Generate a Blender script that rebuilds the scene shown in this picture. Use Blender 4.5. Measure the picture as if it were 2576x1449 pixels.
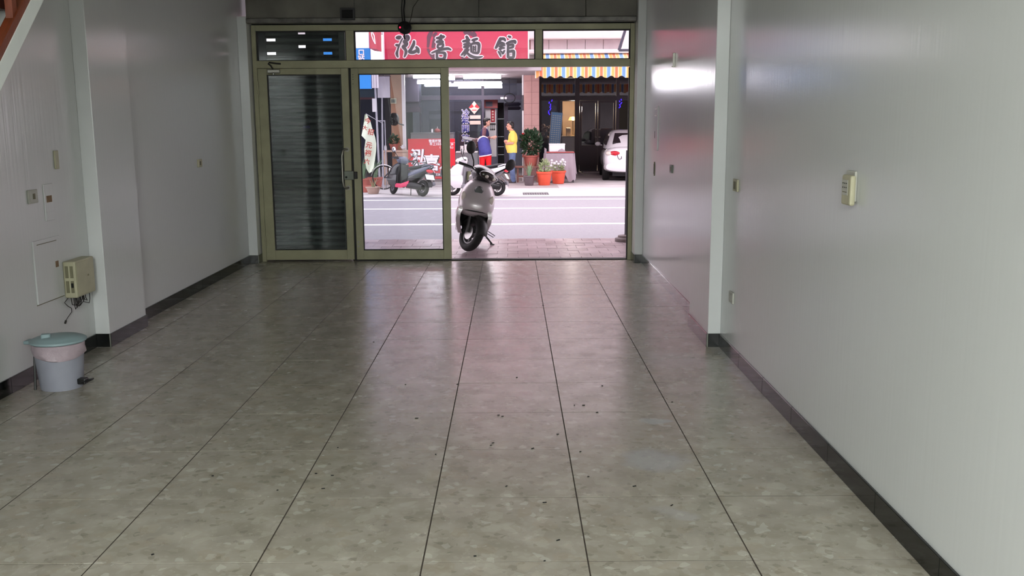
import bpy, bmesh, math, random
from mathutils import Vector, Matrix, Euler
R = math.radians
random.seed(7)
scn = bpy.context.scene
for o in list(bpy.data.objects): bpy.data.objects.remove(o)
col = scn.collection

# ------------------------------------------------------------------ camera
EYE = 1.574; PITCH = .1727; ROLL = -.0059; FPX = 2398.8
cd = bpy.data.cameras.new('camera'); cam = bpy.data.objects.new('camera', cd); col.objects.link(cam)
cam.matrix_world = Matrix.Translation((0, 0, EYE)) @ Matrix.Rotation(math.pi/2-PITCH, 4, 'X') @ Matrix.Rotation(ROLL, 4, 'Z')
cd.sensor_fit = 'HORIZONTAL'; cd.sensor_width = 36; cd.lens = 36*FPX/2576; cd.clip_end = 300; cd.clip_start = .05
scn.camera = cam
# ------------------------------------------------------------------ overcast sky, exposure
w = bpy.data.worlds.new('overcast'); scn.world = w; w.use_nodes = True
bg = w.node_tree.nodes['Background']; bg.inputs[0].default_value = (1.0, .90, .985, 1); bg.inputs[1].default_value = 3.6
scn.view_settings.view_transform = 'Standard'; scn.view_settings.look = 'None'
scn.view_settings.gamma = 1; scn.view_settings.use_curve_mapping = False
scn.view_settings.exposure = 0
LAMP_W = 450; LAMP_COL = (.96, 1.0, .975)      # ceiling tube fittings of the room

# ------------------------------------------------------------------ measuring: a picture point at a known depth, height or side wall
def ray(x, y):
    u = (x-1288)/FPX; v = (y-724.5)/FPX
    c, s = math.cos(ROLL), math.sin(-ROLL); u, v = c*u-s*v, s*u+c*v
    c, s = math.cos(PITCH), math.sin(PITCH)
    return Vector((u, c-s*v, -s-c*v))
def at(x, y, Y=None, Z=None, X=None):
    d = ray(x, y)
    t = Y/d.y if Y is not None else (Z-EYE)/d.z if Z is not None else X/d.x
    return Vector((0, 0, EYE)) + d*t

# ------------------------------------------------------------------ materials
def lin(c):
    return tuple(((v/255)/12.92 if v/255 <= .04045 else ((v/255+.055)/1.055)**2.4) for v in c)
MATS = {}
def mat(name, c, rough=.5, metal=0, var=.0, scale=8, bump=0, bscale=60, stretch=(1, 1, 1), spec=.5, emit=0, coat=0, c2=None, world=False):
    if name in MATS: return MATS[name]
    m = bpy.data.materials.new(name); m.use_nodes = True; MATS[name] = m
    nt = m.node_tree; b = nt.nodes['Principled BSDF']
    L = lin(c); b.inputs['Base Color'].default_value = (*L, 1)
    b.inputs['Roughness'].default_value = rough; b.inputs['Metallic'].default_value = metal
    b.inputs['Specular IOR Level'].default_value = spec
    if coat: b.inputs['Coat Weight'].default_value = coat; b.inputs['Coat Roughness'].default_value = .06
    if emit:
        b.inputs['Emission Color'].default_value = (*L, 1); b.inputs['Emission Strength'].default_value = emit
    if var or bump or c2:
        if world:
            vec = nt.nodes.new('ShaderNodeNewGeometry').outputs['Position']
        else:
            vec = nt.nodes.new('ShaderNodeTexCoord').outputs['Object']
        mp = nt.nodes.new('ShaderNodeMapping'); mp.inputs['Scale'].default_value = stretch
        nt.links.new(vec, mp.inputs['Vector'])
    if var or c2:
        n = nt.nodes.new('ShaderNodeTexNoise'); n.inputs['Scale'].default_value = scale; n.inputs['Detail'].default_value = 6
        nt.links.new(mp.outputs[0], n.inputs['Vector'])
        rmp = nt.nodes.new('ShaderNodeValToRGB')
        lo = lin(c2) if c2 else tuple(v*(1-var) for v in L); hi = L if c2 else tuple(min(1, v*(1+var)) for v in L)
        rmp.color_ramp.elements[0].color = (*lo, 1); rmp.color_ramp.elements[1].color = (*hi, 1)
        rmp.color_ramp.elements[0].position = .3; rmp.color_ramp.elements[1].position = .7
        nt.links.new(n.outputs['Fac'], rmp.inputs[0]); nt.links.new(rmp.outputs[0], b.inputs['Base Color'])
    if bump:
        n2 = nt.nodes.new('ShaderNodeTexNoise'); n2.inputs['Scale'].default_value = bscale; n2.inputs['Detail'].default_value = 3; n2.normalize = False
        nt.links.new(mp.outputs[0], n2.inputs['Vector'])
        bp = nt.nodes.new('ShaderNodeBump'); bp.inputs['Strength'].default_value = bump; bp.inputs['Distance'].default_value = .01
        nt.links.new(n2.outputs['Fac'], bp.inputs['Height']); nt.links.new(bp.outputs[0], b.inputs['Normal'])
    return m
def glass(name, tint=(235, 240, 238), haze=.03, ior=1.5, rough=.0):
    m = bpy.data.materials.new(name); m.use_nodes = True; nt = m.node_tree; nt.nodes.clear()
    out = nt.nodes.new('ShaderNodeOutputMaterial')
    tr = nt.nodes.new('ShaderNodeBsdfTransparent'); tr.inputs[0].default_value = (*lin(tint), 1)
    gl = nt.nodes.new('ShaderNodeBsdfGlossy'); gl.inputs['Roughness'].default_value = rough
    df = nt.nodes.new('ShaderNodeBsdfDiffuse'); df.inputs[0].default_value = (.7, .7, .75, 1)
    fr = nt.nodes.new('ShaderNodeFresnel'); fr.inputs['IOR'].default_value = ior
    m1 = nt.nodes.new('ShaderNodeMixShader'); m2 = nt.nodes.new('ShaderNodeMixShader')
    m1.inputs[0].default_value = haze
    nt.links.new(tr.outputs[0], m1.inputs[1]); nt.links.new(df.outputs[0], m1.inputs[2])
    nt.links.new(fr.outputs[0], m2.inputs[0]); nt.links.new(m1.outputs[0], m2.inputs[1]); nt.links.new(gl.outputs[0], m2.inputs[2])
    nt.links.new(m2.outputs[0], out.inputs[0]); MATS[name] = m
    return m
def stripes(name, cols, period, axis=0, rough=.8):
    """printed stripes along one axis; cols = list of (share, rgb)"""
    m = bpy.data.materials.new(name); m.use_nodes = True; nt = m.node_tree; b = nt.nodes['Principled BSDF']
    b.inputs['Roughness'].default_value = rough
    tc = nt.nodes.new('ShaderNodeTexCoord'); sp = nt.nodes.new('ShaderNodeSeparateXYZ')
    nt.links.new(tc.outputs['Object'], sp.inputs[0])
    d = nt.nodes.new('ShaderNodeMath'); d.operation = 'DIVIDE'; d.inputs[1].default_value = period
    f = nt.nodes.new('ShaderNodeMath'); f.operation = 'FRACT'
    nt.links.new(sp.outputs[axis], d.inputs[0]); nt.links.new(d.outputs[0], f.inputs[0])
    r = nt.nodes.new('ShaderNodeValToRGB'); r.color_ramp.interpolation = 'CONSTANT'
    p = 0; els = r.color_ramp.elements
    for i, (s, c) in enumerate(cols):
        e = els[i] if i < 2 else els.new(p)
        e.position = p; e.color = (*lin(c), 1); p += s
    nt.links.new(f.outputs[0], r.inputs[0]); nt.links.new(r.outputs[0], b.inputs['Base Color'])
    MATS[name] = m; return m

# ------------------------------------------------------------------ mesh building
class MB:
    def __init__(s): s.v = []; s.f = []
    def add(s, vs, fs):
        n = len(s.v); s.v += [tuple(v) for v in vs]; s.f += [tuple(i+n for i in f) for f in fs]; return s
    def box(s, x0, x1, y0, y1, z0, z1):
        return s.add([(x, y, z) for x in (x0, x1) for y in (y0, y1) for z in (z0, z1)],
                     [(0, 1, 3, 2), (4, 6, 7, 5), (0, 4, 5, 1), (2, 3, 7, 6), (0, 2, 6, 4), (1, 5, 7, 3)])
    def cbox(s, c, d, rot=None):
        m = Matrix.Translation(c) @ (rot.to_matrix().to_4x4() if rot else Matrix())
        p = [m @ Vector((x*d[0]/2, y*d[1]/2, z*d[2]/2)) for x in (-1, 1) for y in (-1, 1) for z in (-1, 1)]
        return s.add(p, [(0, 1, 3, 2), (4, 6, 7, 5), (0, 4, 5, 1), (2, 3, 7, 6), (0, 2, 6, 4), (1, 5, 7, 3)])
    def prism(s, poly, a, b, ax='y'):
        """poly in the two other axes, extruded from a to b along ax"""
        def P(p, t): return {'x': (t, p[0], p[1]), 'y': (p[0], t, p[1]), 'z': (p[0], p[1], t)}[ax]
        n = len(poly); vs = [P(p, a) for p in poly]+[P(p, b) for p in poly]
        fs = [tuple(range(n)), tuple(range(2*n-1, n-1, -1))]+[(i, n+i, n+(i+1) % n, (i+1) % n) for i in range(n)]
        return s.add(vs, fs)
    def loft(s, rings, caps=True, closed=True):
        n = len(rings[0]); vs = [p for r in rings for p in r]; fs = []
        for k in range(len(rings)-1):
            for i in range(n if closed else n-1):
                j = (i+1) % n; fs.append((k*n+i, k*n+j, (k+1)*n+j, (k+1)*n+i))
        if caps and closed:
            fs.append(tuple(range(n-1, -1, -1))); fs.append(tuple(range((len(rings)-1)*n, len(rings)*n)))
        return s.add(vs, fs)
    def tube(s, pts, r, n=8):
        pts = [Vector(p) for p in pts]; rs = r if isinstance(r, (list, tuple)) else [r]*len(pts)
        rings = []; up = None
        for i, p in enumerate(pts):
            d = (pts[min(i+1, len(pts)-1)]-pts[max(i-1, 0)]).normalized()
            a = d.orthogonal().normalized() if up is None else (up-d*up.dot(d)).normalized()
            up = a; b = d.cross(a)
            rings.append([p+(a*math.cos(t)+b*math.sin(t))*rs[i] for t in [2*math.pi*k/n for k in range(n)]])
        return s.loft(rings)
    def lathe(s, prof, n=24, c=(0, 0, 0), ax='z', sy=1):
        rings = []
        for r, h in prof:
            ring = []
            for k in range(n):
                t = 2*math.pi*k/n; a, b = r*math.cos(t), r*math.sin(t)*sy
                p = {'z': (a, b, h), 'y': (a, h, b), 'x': (h, a, b)}[ax]
                ring.append((p[0]+c[0], p[1]+c[1], p[2]+c[2]))
            rings.append(ring)
        return s.loft(rings)
    def ball(s, c, r, n=12, m=8, rot=None):
        r = r if isinstance(r, (tuple, list)) else (r, r, r)
        rings = []
        for j in range(m+1):
            ph = math.pi*(j+.02*(j == 0)-.02*(j == m))/m
            ring = []
            for k in range(n):
                t = 2*math.pi*k/n
                p = Vector((r[0]*math.sin(ph)*math.cos(t), r[1]*math.sin(ph)*math.sin(t), -r[2]*math.cos(ph)))
                if rot: p.rotate(rot)
                ring.append(p+Vector(c))
            rings.append(ring)
        return s.loft(rings)
    def cap(s, p, q, r1, r2, n=12):
        """capsule with a taper"""
        p, q = Vector(p), Vector(q); d = (q-p)
        L = max(d.length, 1e-5); d.normalize(); a = d.orthogonal().normalized(); b = d.cross(a); rings = []
        def ring(c, r): return [c+(a*math.cos(2*math.pi*k/n)+b*math.sin(2*math.pi*k/n))*r for k in range(n)]
        for t in (-85, -60, -30): rings.append(ring(p+d*r1*math.sin(R(t)), r1*math.cos(R(t))))
        for k in range(5): f = k/4; rings.append(ring(p+d*L*f, r1+(r2-r1)*f))
        for t in (30, 60, 85): rings.append(ring(q+d*r2*math.sin(R(t)), r2*math.cos(R(t))))
        return s.loft(rings)
    def xf(s, m, i0=0):
        s.v = s.v[:i0]+[tuple(m @ Vector(v)) for v in s.v[i0:]]; return s
    def mesh(s, name, m, smooth=False):
        me = bpy.data.meshes.new(name); me.from_pydata(s.v, [], s.f); me.update()
        bm = bmesh.new(); bm.from_mesh(me); bmesh.ops.recalc_face_normals(bm, faces=bm.faces); bm.to_mesh(me); bm.free()
        if smooth:
            for p in me.polygons: p.use_smooth = True
        me.materials.append(MATS[m] if isinstance(m, str) else m)
        return me
    def build(s, name, m, parent=None, smooth=False, bevel=0, seg=2, subd=0, remesh=0, relax=0):
        o = bpy.data.objects.new(name, s.mesh(name, m, smooth)); col.objects.link(o)
        if parent: o.parent = parent
        if remesh:
            r = o.modifiers.new('r', 'REMESH'); r.mode = 'VOXEL'; r.voxel_size = remesh; r.use_smooth_shade = True
        if relax:
            k = o.modifiers.new('s', 'SMOOTH'); k.iterations = relax; k.factor = .5
        if bevel:
            b = o.modifiers.new('b', 'BEVEL'); b.width = bevel; b.segments = seg; b.limit_method = 'ANGLE'; b.angle_limit = R(40)
            b.harden_normals = False
        if subd:
            d = o.modifiers.new('d', 'SUBSURF'); d.levels = subd; d.render_levels = subd
        if smooth and not (remesh or subd):
            o.data.set_sharp_from_angle(angle=R(45))
        return o
def sup(cx, cy, a, b, z, n=20, p=2.6, plane='xy'):
    out = []
    for k in range(n):
        t = 2*math.pi*k/n; c, s = math.cos(t), math.sin(t)
        u = cx+a*math.copysign(abs(c)**(2/p), c); v = cy+b*math.copysign(abs(s)**(2/p), s)
        out.append({'xy': (u, v, z), 'xz': (u, z, v), 'yz': (z, u, v)}[plane])
    return out
def tag(o, label=None, cat=None, group=None, kind=None):
    if label: o['label'] = label
    if cat: o['category'] = cat
    if group: o['group'] = group
    if kind: o['kind'] = kind
    return o
def thing(name, label, cat, loc=(0, 0, 0), rz=0, group=None):
    o = bpy.data.objects.new(name, None); col.objects.link(o); o.location = loc; o.rotation_euler.z = rz
    o.empty_display_size = .05
    return tag(o, label, cat, group)
def st(o): o['kind'] = 'structure'; return o
def struct(name): 
    o = bpy.data.objects.new(name, None); col.objects.link(o); return st(o)
def box(x0, x1, y0, y1, z0, z1): return MB().box(x0, x1, y0, y1, z0, z1)
def copy(o, parent=None):
    c = o.copy(); col.objects.link(c); c.parent = parent
    for ch in list(o.children): copy(ch, c)
    return c
def pbox(x0, y0, x1, y1, Y, d=.1):
    """box whose front face at depth Y covers a measured rectangle"""
    xm = (y0+y1)/2; ym = (x0+x1)/2
    return box(at(x0, xm, Y=Y).x, at(x1, xm, Y=Y).x, Y, Y+d, at(ym, y1, Y=Y).z, at(ym, y0, Y=Y).z)
def text(s, size, m, parent, loc, rot=(R(90), 0, 0), name='lettering', bold=0, extrude=.002, align='CENTER'):
    cu = bpy.data.curves.new('t', 'FONT'); cu.body = s; cu.size = size; cu.offset = bold; cu.extrude = extrude
    cu.align_x = align; cu.align_y = 'CENTER'; cu.resolution_u = 4
    t = bpy.data.objects.new('t', cu); col.objects.link(t)
    dg = bpy.context.evaluated_depsgraph_get(); me = bpy.data.meshes.new_from_object(t.evaluated_get(dg))
    bpy.data.objects.remove(t)
    me.materials.clear(); me.materials.append(MATS[m])
    o = bpy.data.objects.new(name, me); col.objects.link(o); o.parent = parent; o.location = loc; o.rotation_euler = rot
    return o

# ================================================================== ROOM
def floor_material():
    m = bpy.data.materials.new('terrazzo'); m.use_nodes = True; nt = m.node_tree; b = nt.nodes['Principled BSDF']; N = nt.nodes.new; K = nt.links.new
    pos = N('ShaderNodeNewGeometry').outputs['Position']
    n1 = N('ShaderNodeTexNoise'); n1.inputs['Scale'].default_value = 7; n1.inputs['Detail'].default_value = 8; K(pos, n1.inputs['Vector'])
    r1 = N('ShaderNodeValToRGB'); e = r1.color_ramp.elements
    e[0].position = .32; e[0].color = (*lin((146, 140, 127)), 1); e[1].position = .68; e[1].color = (*lin((170, 164, 152)), 1)
    K(n1.outputs['Fac'], r1.inputs[0])
    def warp(amount, sc):
        n = N('ShaderNodeTexNoise'); n.inputs['Scale'].default_value = sc; K(pos, n.inputs['Vector'])
        s = N('ShaderNodeVectorMath'); s.operation = 'SCALE'; s.inputs['Scale'].default_value = amount; K(n.outputs['Color'], s.inputs[0])
        a = N('ShaderNodeVectorMath'); K(pos, a.inputs[0]); K(s.outputs[0], a.inputs[1]); return a.outputs[0]
    cur = r1.outputs[0]; wv_ = warp(.03, 14)
    for sc, lo, hi, colr, seedoff in ((17, .22, .90, (190, 187, 172), 0), (30, .34, .95, (206, 204, 194), 3.1), (22, .2, .90, (124, 116, 98), 7.7), (44, .34, .95, (98, 92, 78), 5.2), (13, .18, .88, (158, 142, 120), 9.4), (55, .25, .88, (180, 176, 160), 1.7)):
        v = N('ShaderNodeTexVoronoi'); v.inputs['Scale'].default_value = sc; v.inputs['Randomness'].default_value = 1
        off = N('ShaderNodeVectorMath'); off.inputs[1].default_value = (seedoff, seedoff*.7, 0); K(wv_, off.inputs[0]); K(off.outputs[0], v.inputs['Vector'])
        sp = N('ShaderNodeSeparateColor'); K(v.outputs['Color'], sp.inputs[0])
        g = N('ShaderNodeMath'); g.operation = 'GREATER_THAN'; g.inputs[1].default_value = hi; K(sp.outputs[0], g.inputs[0])
        m2 = N('ShaderNodeMath'); m2.operation = 'MULTIPLY'; m2.inputs[1].default_value = lo; K(g.outputs[0], m2.inputs[0])
        mx = N('ShaderNodeMix'); mx.data_type = 'RGBA'; K(m2.outputs[0], mx.inputs['Factor']); K(cur, mx.inputs['A']); mx.inputs['B'].default_value = (*lin(colr), 1)
        cur = mx.outputs['Result']
    # scuffs with a shape of their own: chalky smears and a few dark spots
    wp = warp(.18, 6)
    for (px, py, rx, ry, colr, k) in ((1652, 1060, .09, .05, (176, 186, 190), .5), (1650, 1155, .16, .16, (178, 182, 190), .42), (1690, 905, .22, .25, (172, 174, 172), .35),
                                     (1860, 930, .07, .7, (170, 174, 178), .35), (1700, 1290, .09, .07, (178, 176, 178), .35), (1115, 725, .09, .10, (88, 80, 72), .7), (1530, 798, .035, .06, (96, 84, 74), .7), (1325, 988, .07, .05, (124, 104, 84), .5)):
        c = at(px, py, Z=0)
        s = N('ShaderNodeVectorMath'); s.operation = 'SUBTRACT'; s.inputs[1].default_value = (c.x+.09, c.y+.09, .09); K(wp, s.inputs[0])
        q = N('ShaderNodeVectorMath'); q.operation = 'MULTIPLY'; q.inputs[1].default_value = (1/rx, 1/ry, 0); K(s.outputs[0], q.inputs[0])
        ln = N('ShaderNodeVectorMath'); ln.operation = 'LENGTH'; K(q.outputs[0], ln.inputs[0])
        d = N('ShaderNodeMapRange'); d.inputs['From Min'].default_value = .6; d.inputs['From Max'].default_value = 1.15; d.inputs['To Min'].default_value = k; d.inputs['To Max'].default_value = 0
        K(ln.outputs['Value'], d.inputs['Value'])
        mx = N('ShaderNodeMix'); mx.data_type = 'RGBA'; K(d.outputs[0], mx.inputs['Factor']); K(cur, mx.inputs['A']); mx.inputs['B'].default_value = (*lin(colr), 1)
        cur = mx.outputs['Result']
    K(cur, b.inputs['Base Color'])
    nr = N('ShaderNodeTexNoise'); nr.inputs['Scale'].default_value = 5; nr.inputs['Detail'].default_value = 5; K(pos, nr.inputs['Vector'])
    rr = N('ShaderNodeMapRange'); rr.inputs['To Min'].default_value = .15; rr.inputs['To Max'].default_value = .36; K(nr.outputs['Fac'], rr.inputs['Value']); K(rr.outputs[0], b.inputs['Roughness'])
    nb = N('ShaderNodeTexNoise'); nb.inputs['Scale'].default_value = 22; nb.inputs['Detail'].default_value = 3; K(pos, nb.inputs['Vector'])
    bp = N('ShaderNodeBump'); bp.inputs['Strength'].default_value = .06; bp.inputs['Distance'].default_value = .01; K(nb.outputs['Fac'], bp.inputs['Height']); K(bp.outputs[0], b.inputs['Normal'])
    b.inputs['Specular IOR Level'].default_value = .5
    MATS['terrazzo'] = m
floor_material()
def paint_material():
    """glossy oil paint brushed on up and down"""
    m = mat('wall_paint', (214, 216, 216), .19, world=True)
    nt = m.node_tree; b = nt.nodes['Principled BSDF']; N = nt.nodes.new; K = nt.links.new
    pos = N('ShaderNodeNewGeometry').outputs['Position']
    mp = N('ShaderNodeMapping'); mp.inputs['Scale'].default_value = (48, 48, 1.6); K(pos, mp.inputs['Vector'])
    v = N('ShaderNodeTexVoronoi'); v.feature = 'SMOOTH_F1'; v.inputs['Scale'].default_value = 1; v.inputs['Smoothness'].default_value = 1; K(mp.outputs[0], v.inputs['Vector'])
    bp = N('ShaderNodeBump'); bp.inputs['Strength'].default_value = .045; bp.inputs['Distance'].default_value = .01; K(v.outputs['Distance'], bp.inputs['Height']); K(bp.outputs[0], b.inputs['Normal'])
    return m
paint_material()
mat('grout', (58, 50, 42), .9)
mat('ceiling_white', (205, 206, 198), .8, var=.04)
mat('skirting_black', (19, 21, 20), .12, var=.3, scale=30, spec=.5)
mat('skirting_joint', (120, 120, 112), .8)
mat('frame_alu', (152, 149, 120), .45, metal=.15, var=.12, scale=5, bump=.03)
mat('frame_dark', (26, 24, 22), .6)
mat('steel', (150, 148, 140), .3, metal=.9, var=.1)
mat('lock_grey', (118, 124, 114), .45, metal=.3, var=.15)
mat('shutter_steel', (128, 132, 128), .5, metal=.1, var=.18, scale=4, stretch=(1, 1, 6))
mat('shutter_guide', (34, 40, 52), .5)
mat('header_grime', (112, 108, 98), .55, metal=.2, c2=(72, 69, 64), scale=2.2, bump=.1, bscale=6)
mat('header_lip', (120, 116, 110), .4, metal=.3, c2=(64, 62, 60), scale=7)
mat('black_plastic', (18, 18, 20), .4)
mat('cream_plastic', (182, 178, 150), .5, var=.08, scale=12)
mat('cream_dark', (120, 116, 92), .6)
mat('white_plastic', (186, 186, 176), .45, var=.05)
mat('tape', (138, 112, 84), .7, var=.2, scale=20)
mat('hole', (14, 14, 14), .9)
mat('led_red', (255, 20, 50), .4, emit=6)
mat('wire_dark', (40, 36, 34), .7)
glass('pane', (238, 240, 240), .012)
glass('pane_leaf', (236, 240, 242), .02)
glass('pane_shade', (222, 228, 228), .012)

XL, XR, YF, YB, ZC = -2.985, 1.468, 10.98, -5.5, 3.25
# --- floor: one grout bed, every tile a piece of its own
fl = st(box(XL, XR, YB, 10.98, -.06, -.0007).build('floor', 'grout'))
T = .6; tile_cache = {}
xs = [XL]+[(i-.5498)*T for i in range(-4, 3)]+[XR]
ys = [(j+5.404)*T for j in range(-8, 13)]+[10.965]
for i in range(len(xs)-1):
    for j in range(len(ys)-1):
        wx = xs[i+1]-xs[i]-.0055; wy = ys[j+1]-ys[j]-.0035
        if wx < .02: continue
        key = (round(wx, 4), round(wy, 4))
        if key not in tile_cache:
            k = .0004
            tile_cache[key] = MB().loft([[(-wx/2, -wy/2, -.01), (wx/2, -wy/2, -.01), (wx/2, wy/2, -.01), (-wx/2, wy/2, -.01)],
                                         [(-wx/2, -wy/2, -k), (wx/2, -wy/2, -k), (wx/2, wy/2, -k), (-wx/2, wy/2, -k)],
                                         [(-wx/2+k, -wy/2+k, 0), (wx/2-k, -wy/2+k, 0), (wx/2-k, wy/2-k, 0), (-wx/2+k, wy/2-k, 0)]]).mesh('floor_tile', 'terrazzo')
        t = bpy.data.objects.new('floor_tile', tile_cache[key]); col.objects.link(t); t.parent = fl
        t.location = ((xs[i]+xs[i+1])/2, (ys[j]+ys[j+1])/2, random.uniform(-.0004, .0004))
        t.rotation_euler = (random.uniform(-.0007, .0007), random.uniform(-.0007, .0007), 0)
# --- walls
PL, PR = -2.882, 1.378          # faces of the pilasters
wl = st(box(XL-.2, XL, YB, YF+.3, -.06, ZC).build('wall_left', 'wall_paint'))
box(XL, PL, 6.675, 7.36, 0, ZC).build('pilaster', 'wall_paint', wl, bevel=.004)
box(XL, PL, 10.74, 11.06, 0, 2.72).build('pilaster', 'wall_paint', wl, bevel=.004)
wr = st(box(XR, XR+.2, YB, YF+.3, -.06, ZC).build('wall_right', 'wall_paint'))
box(PR, XR, 6.565, 7.27, 0, ZC).build('pilaster', 'wall_paint', wr, bevel=.004)
box(PR, XR, 10.62, 11.06, 0, ZC).build('pilaster', 'wall_paint', wr, bevel=.004)
st(box(XL-.2, XR+.2, YB-.2, YB, -.06, ZC).build('wall_back', 'wall_paint'))
st(box(XL-.2, XR+.2, YB-.2, 10.98, ZC, ZC+.15).build('ceiling', 'ceiling_white'))
# --- skirting tiles
def skirting(name, runs):
    base = struct(name)
    for (ax, c, a, b, sgn) in runs:        # tiles along axis ax at coordinate c, standing proud to the sgn side
        n = max(1, round(abs(b-a)/.6)); L = (b-a)/n
        for k in range(n):
            u0, u1 = a+k*L+.0015, a+(k+1)*L-.0015; c0, c1 = sorted((c, c+sgn*.012))
            o = (box(c0, c1, u0, u1, .0, .096) if ax == 'y' else box(u0, u1, c0, c1, .0, .096)).build('skirting_tile', 'skirting_black', base, bevel=.0015, seg=1)
        c0, c1 = sorted((c, c+sgn*.009))
        (box(c0, c1, a, b, .001, .0945) if ax == 'y' else box(a, b, c0, c1, .001, .0945)).build('joint_mortar', 'skirting_joint', base)
skirting('baseboard_left', [('y', XL, -2.2, 6.66, 1), ('x', 6.675, XL, PL, -1), ('y', PL, 6.662, 7.36, 1), ('y', XL, 7.36, 10.725, 1), ('x', 10.74, XL, PL, -1), ('y', PL, 10.727, 10.95, 1)])
skirting('baseboard_right', [('y', XR, -2.2, 6.55, -1), ('x', 6.565, PR, XR, -1), ('y', PR, 6.552, 7.27, -1), ('y', XR, 7.27, 10.605, -1), ('x', 10.62, PR, XR, -1), ('y', PR, 10.607, 10.87, -1)])
# --- header: grimy metal shutter housing over the doors
hd = struct('trim_1')
for (a, b) in ((-2.88, -1.70), (-1.697, -.345), (-.342, .82), (.823, 1.377)):
    box(a, b, 10.74, 10.80, 2.70, ZC).build('housing_panel', 'header_grime', hd, bevel=.003)
box(-2.88, 1.377, 10.72, 10.80, 2.645, 2.697).build('housing_lip', 'header_lip', hd, bevel=.006)
box(-2.88, 1.377, 10.80, 10.98, 2.80, ZC).build('housing_back', 'frame_dark', hd)
box(-2.88, 1.377, 10.955, 11.02, 2.60, 3.3).build('light_stop_plate', 'frame_dark', hd)  # added closure above the frame, stops light leaking in
# --- aluminium shopfront
FY0, FY1 = 10.88, 10.97
fr = struct('trim_2')
def bar(n, x0, x1, z0, z1, y0=FY0, y1=FY1, m='frame_alu', p=fr): return box(x0, x1, y0, y1, z0, z1).build(n, m, p, bevel=.003)
bar('jamb', -2.872, -2.824, 0, 2.64); bar('jamb', 1.330, 1.377, 0, 2.64, 10.875)
bar('jamb_channel', 1.318, 1.3295, .015, 2.165, 10.895, 10.93, 'frame_dark')
bar('top_rail', -2.8235, 1.3295, 2.578, 2.64)
bar('mullion', -1.826, -1.738, 2.256, 2.5775); bar('mullion', .274, .352, 2.256, 2.5775)
bar('transom_bar', -2.8235, 1.3295, 2.174, 2.2555, 10.872)
bar('dark_gap_strip', -1.84, -1.735, .0, 2.174, 10.955, 11.0, 'frame_dark')  # dark strip added so the gap between the leaves reads black
bar('sill_track', -1.80, 1.3295, 0, .012, 10.89, 11.0, 'frame_dark')
for n, (a, b, m) in enumerate(((-2.8235, -1.8265, 'pane_shade'), (-1.7375, .2735, 'pane'), (.3525, 1.3295, 'pane'))):
    g = struct('window_%d' % (n+1))
    for (x0, x1, z0, z1) in ((a, a+.012, 2.256, 2.5775), (b-.012, b, 2.256, 2.5775), (a+.012, b-.012, 2.565, 2.5775), (a+.012, b-.012, 2.256, 2.264)):
        box(x0, x1, 10.905, 10.945, z0, z1).build('glazing_bead', 'frame_dark', g)
    box(a+.012, b-.012, 10.923, 10.927, 2.264, 2.565).build('pane', m, g)
def leaf(name, x0, x1, z0, z1, gx0, gx1, gz0, gz1, y, m, stile_m='frame_alu'):
    d = struct(name); y0, y1 = y, y+.045
    for n, a in (('stile', (x0, gx0, z0, z1)), ('stile', (gx1, x1, z0, z1)), ('top_rail', (gx0, gx1, gz1, z1)), ('bottom_rail', (gx0, gx1, z0, gz0))):
        box(a[0], a[1], y0, y1, a[2], a[3]).build(n, stile_m, d, bevel=.003)
    for n, a in (('gasket', (gx0, gx0+.01, gz0, gz1)), ('gasket', (gx1-.01, gx1, gz0, gz1)), ('gasket', (gx0+.01, gx1-.01, gz1-.01, gz1)), ('gasket', (gx0+.01, gx1-.01, gz0, gz0+.01))):
        box(a[0], a[1], y0+.012, y1-.012, a[2], a[3]).build(n, 'frame_dark', d)
    box(gx0+.01, gx1-.01, y+.02, y+.026, gz0+.01, gz1-.01).build('pane', m, d)
    return d
d1 = leaf('door_1', -2.8225, -1.812, .018, 2.172, -2.722, -1.893, .132, 2.105, 10.885, 'pane_shade')
d2 = leaf('door_2', -1.788, -.694, .014, 2.1725, -1.706, -.782, .122, 2.11, 10.905, 'pane_leaf')
# hardware of the hinged leaf
h = MB().tube([(-1.853, 10.885, 1.275), (-1.87, 10.84, 1.28), (-1.895, 10.825, 1.262), (-1.905, 10.823, 1.20), (-1.905, 10.823, .92), (-1.895, 10.825, .858), (-1.87, 10.84, .84), (-1.853, 10.885, .845)], .0125, 10).build('pull_handle', 'steel', d1, smooth=True)
MB().lathe([(.026, 10.879), (.026, 10.885)], 16, (-1.853, 0, 1.275), 'y').build('rose', 'steel', h, smooth=True)
MB().lathe([(.026, 10.879), (.026, 10.885)], 16, (-1.853, 0, .845), 'y').build('rose', 'steel', h, smooth=True)
lk = box(-1.893, -1.783, 10.85, 10.884, .935, 1.035).build('lock_case', 'lock_grey', d1, bevel=.006)
MB().lathe([(.012, 10.845), (.012, 10.851)], 14, (-1.868, 0, .965), 'y').build('keyhole', 'hole', lk)
box(-1.782, -1.748, 10.865, 10.904, .945, 1.025).build('strike_plate', 'frame_dark', d1, bevel=.003)
for z in (1.96, 1.115, .228):
    MB().lathe([(.009, z-.07), (.009, z+.07)], 10, (-2.823, 10.874, 0)).build('hinge', 'frame_alu', d1, smooth=True)
cl = box(-2.705, -2.565, 10.835, 10.884, 2.118, 2.162).build('door_closer', 'steel', d1, bevel=.01)
MB().tube([(-2.64, 10.85, 2.162), (-2.66, 10.84, 2.20), (-2.685, 10.83, 2.222), (-2.675, 10.83, 2.235), (-2.60, 10.85, 2.225), (-2.555, 10.868, 2.222)], .009, 8).build('closer_arm', 'wire_dark', cl, smooth=True)
MB().lathe([(.012, 2.105), (.012, 2.12)], 10, (-2.64, 10.86, 0)).build('closer_screw', 'steel', cl, smooth=True)
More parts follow.
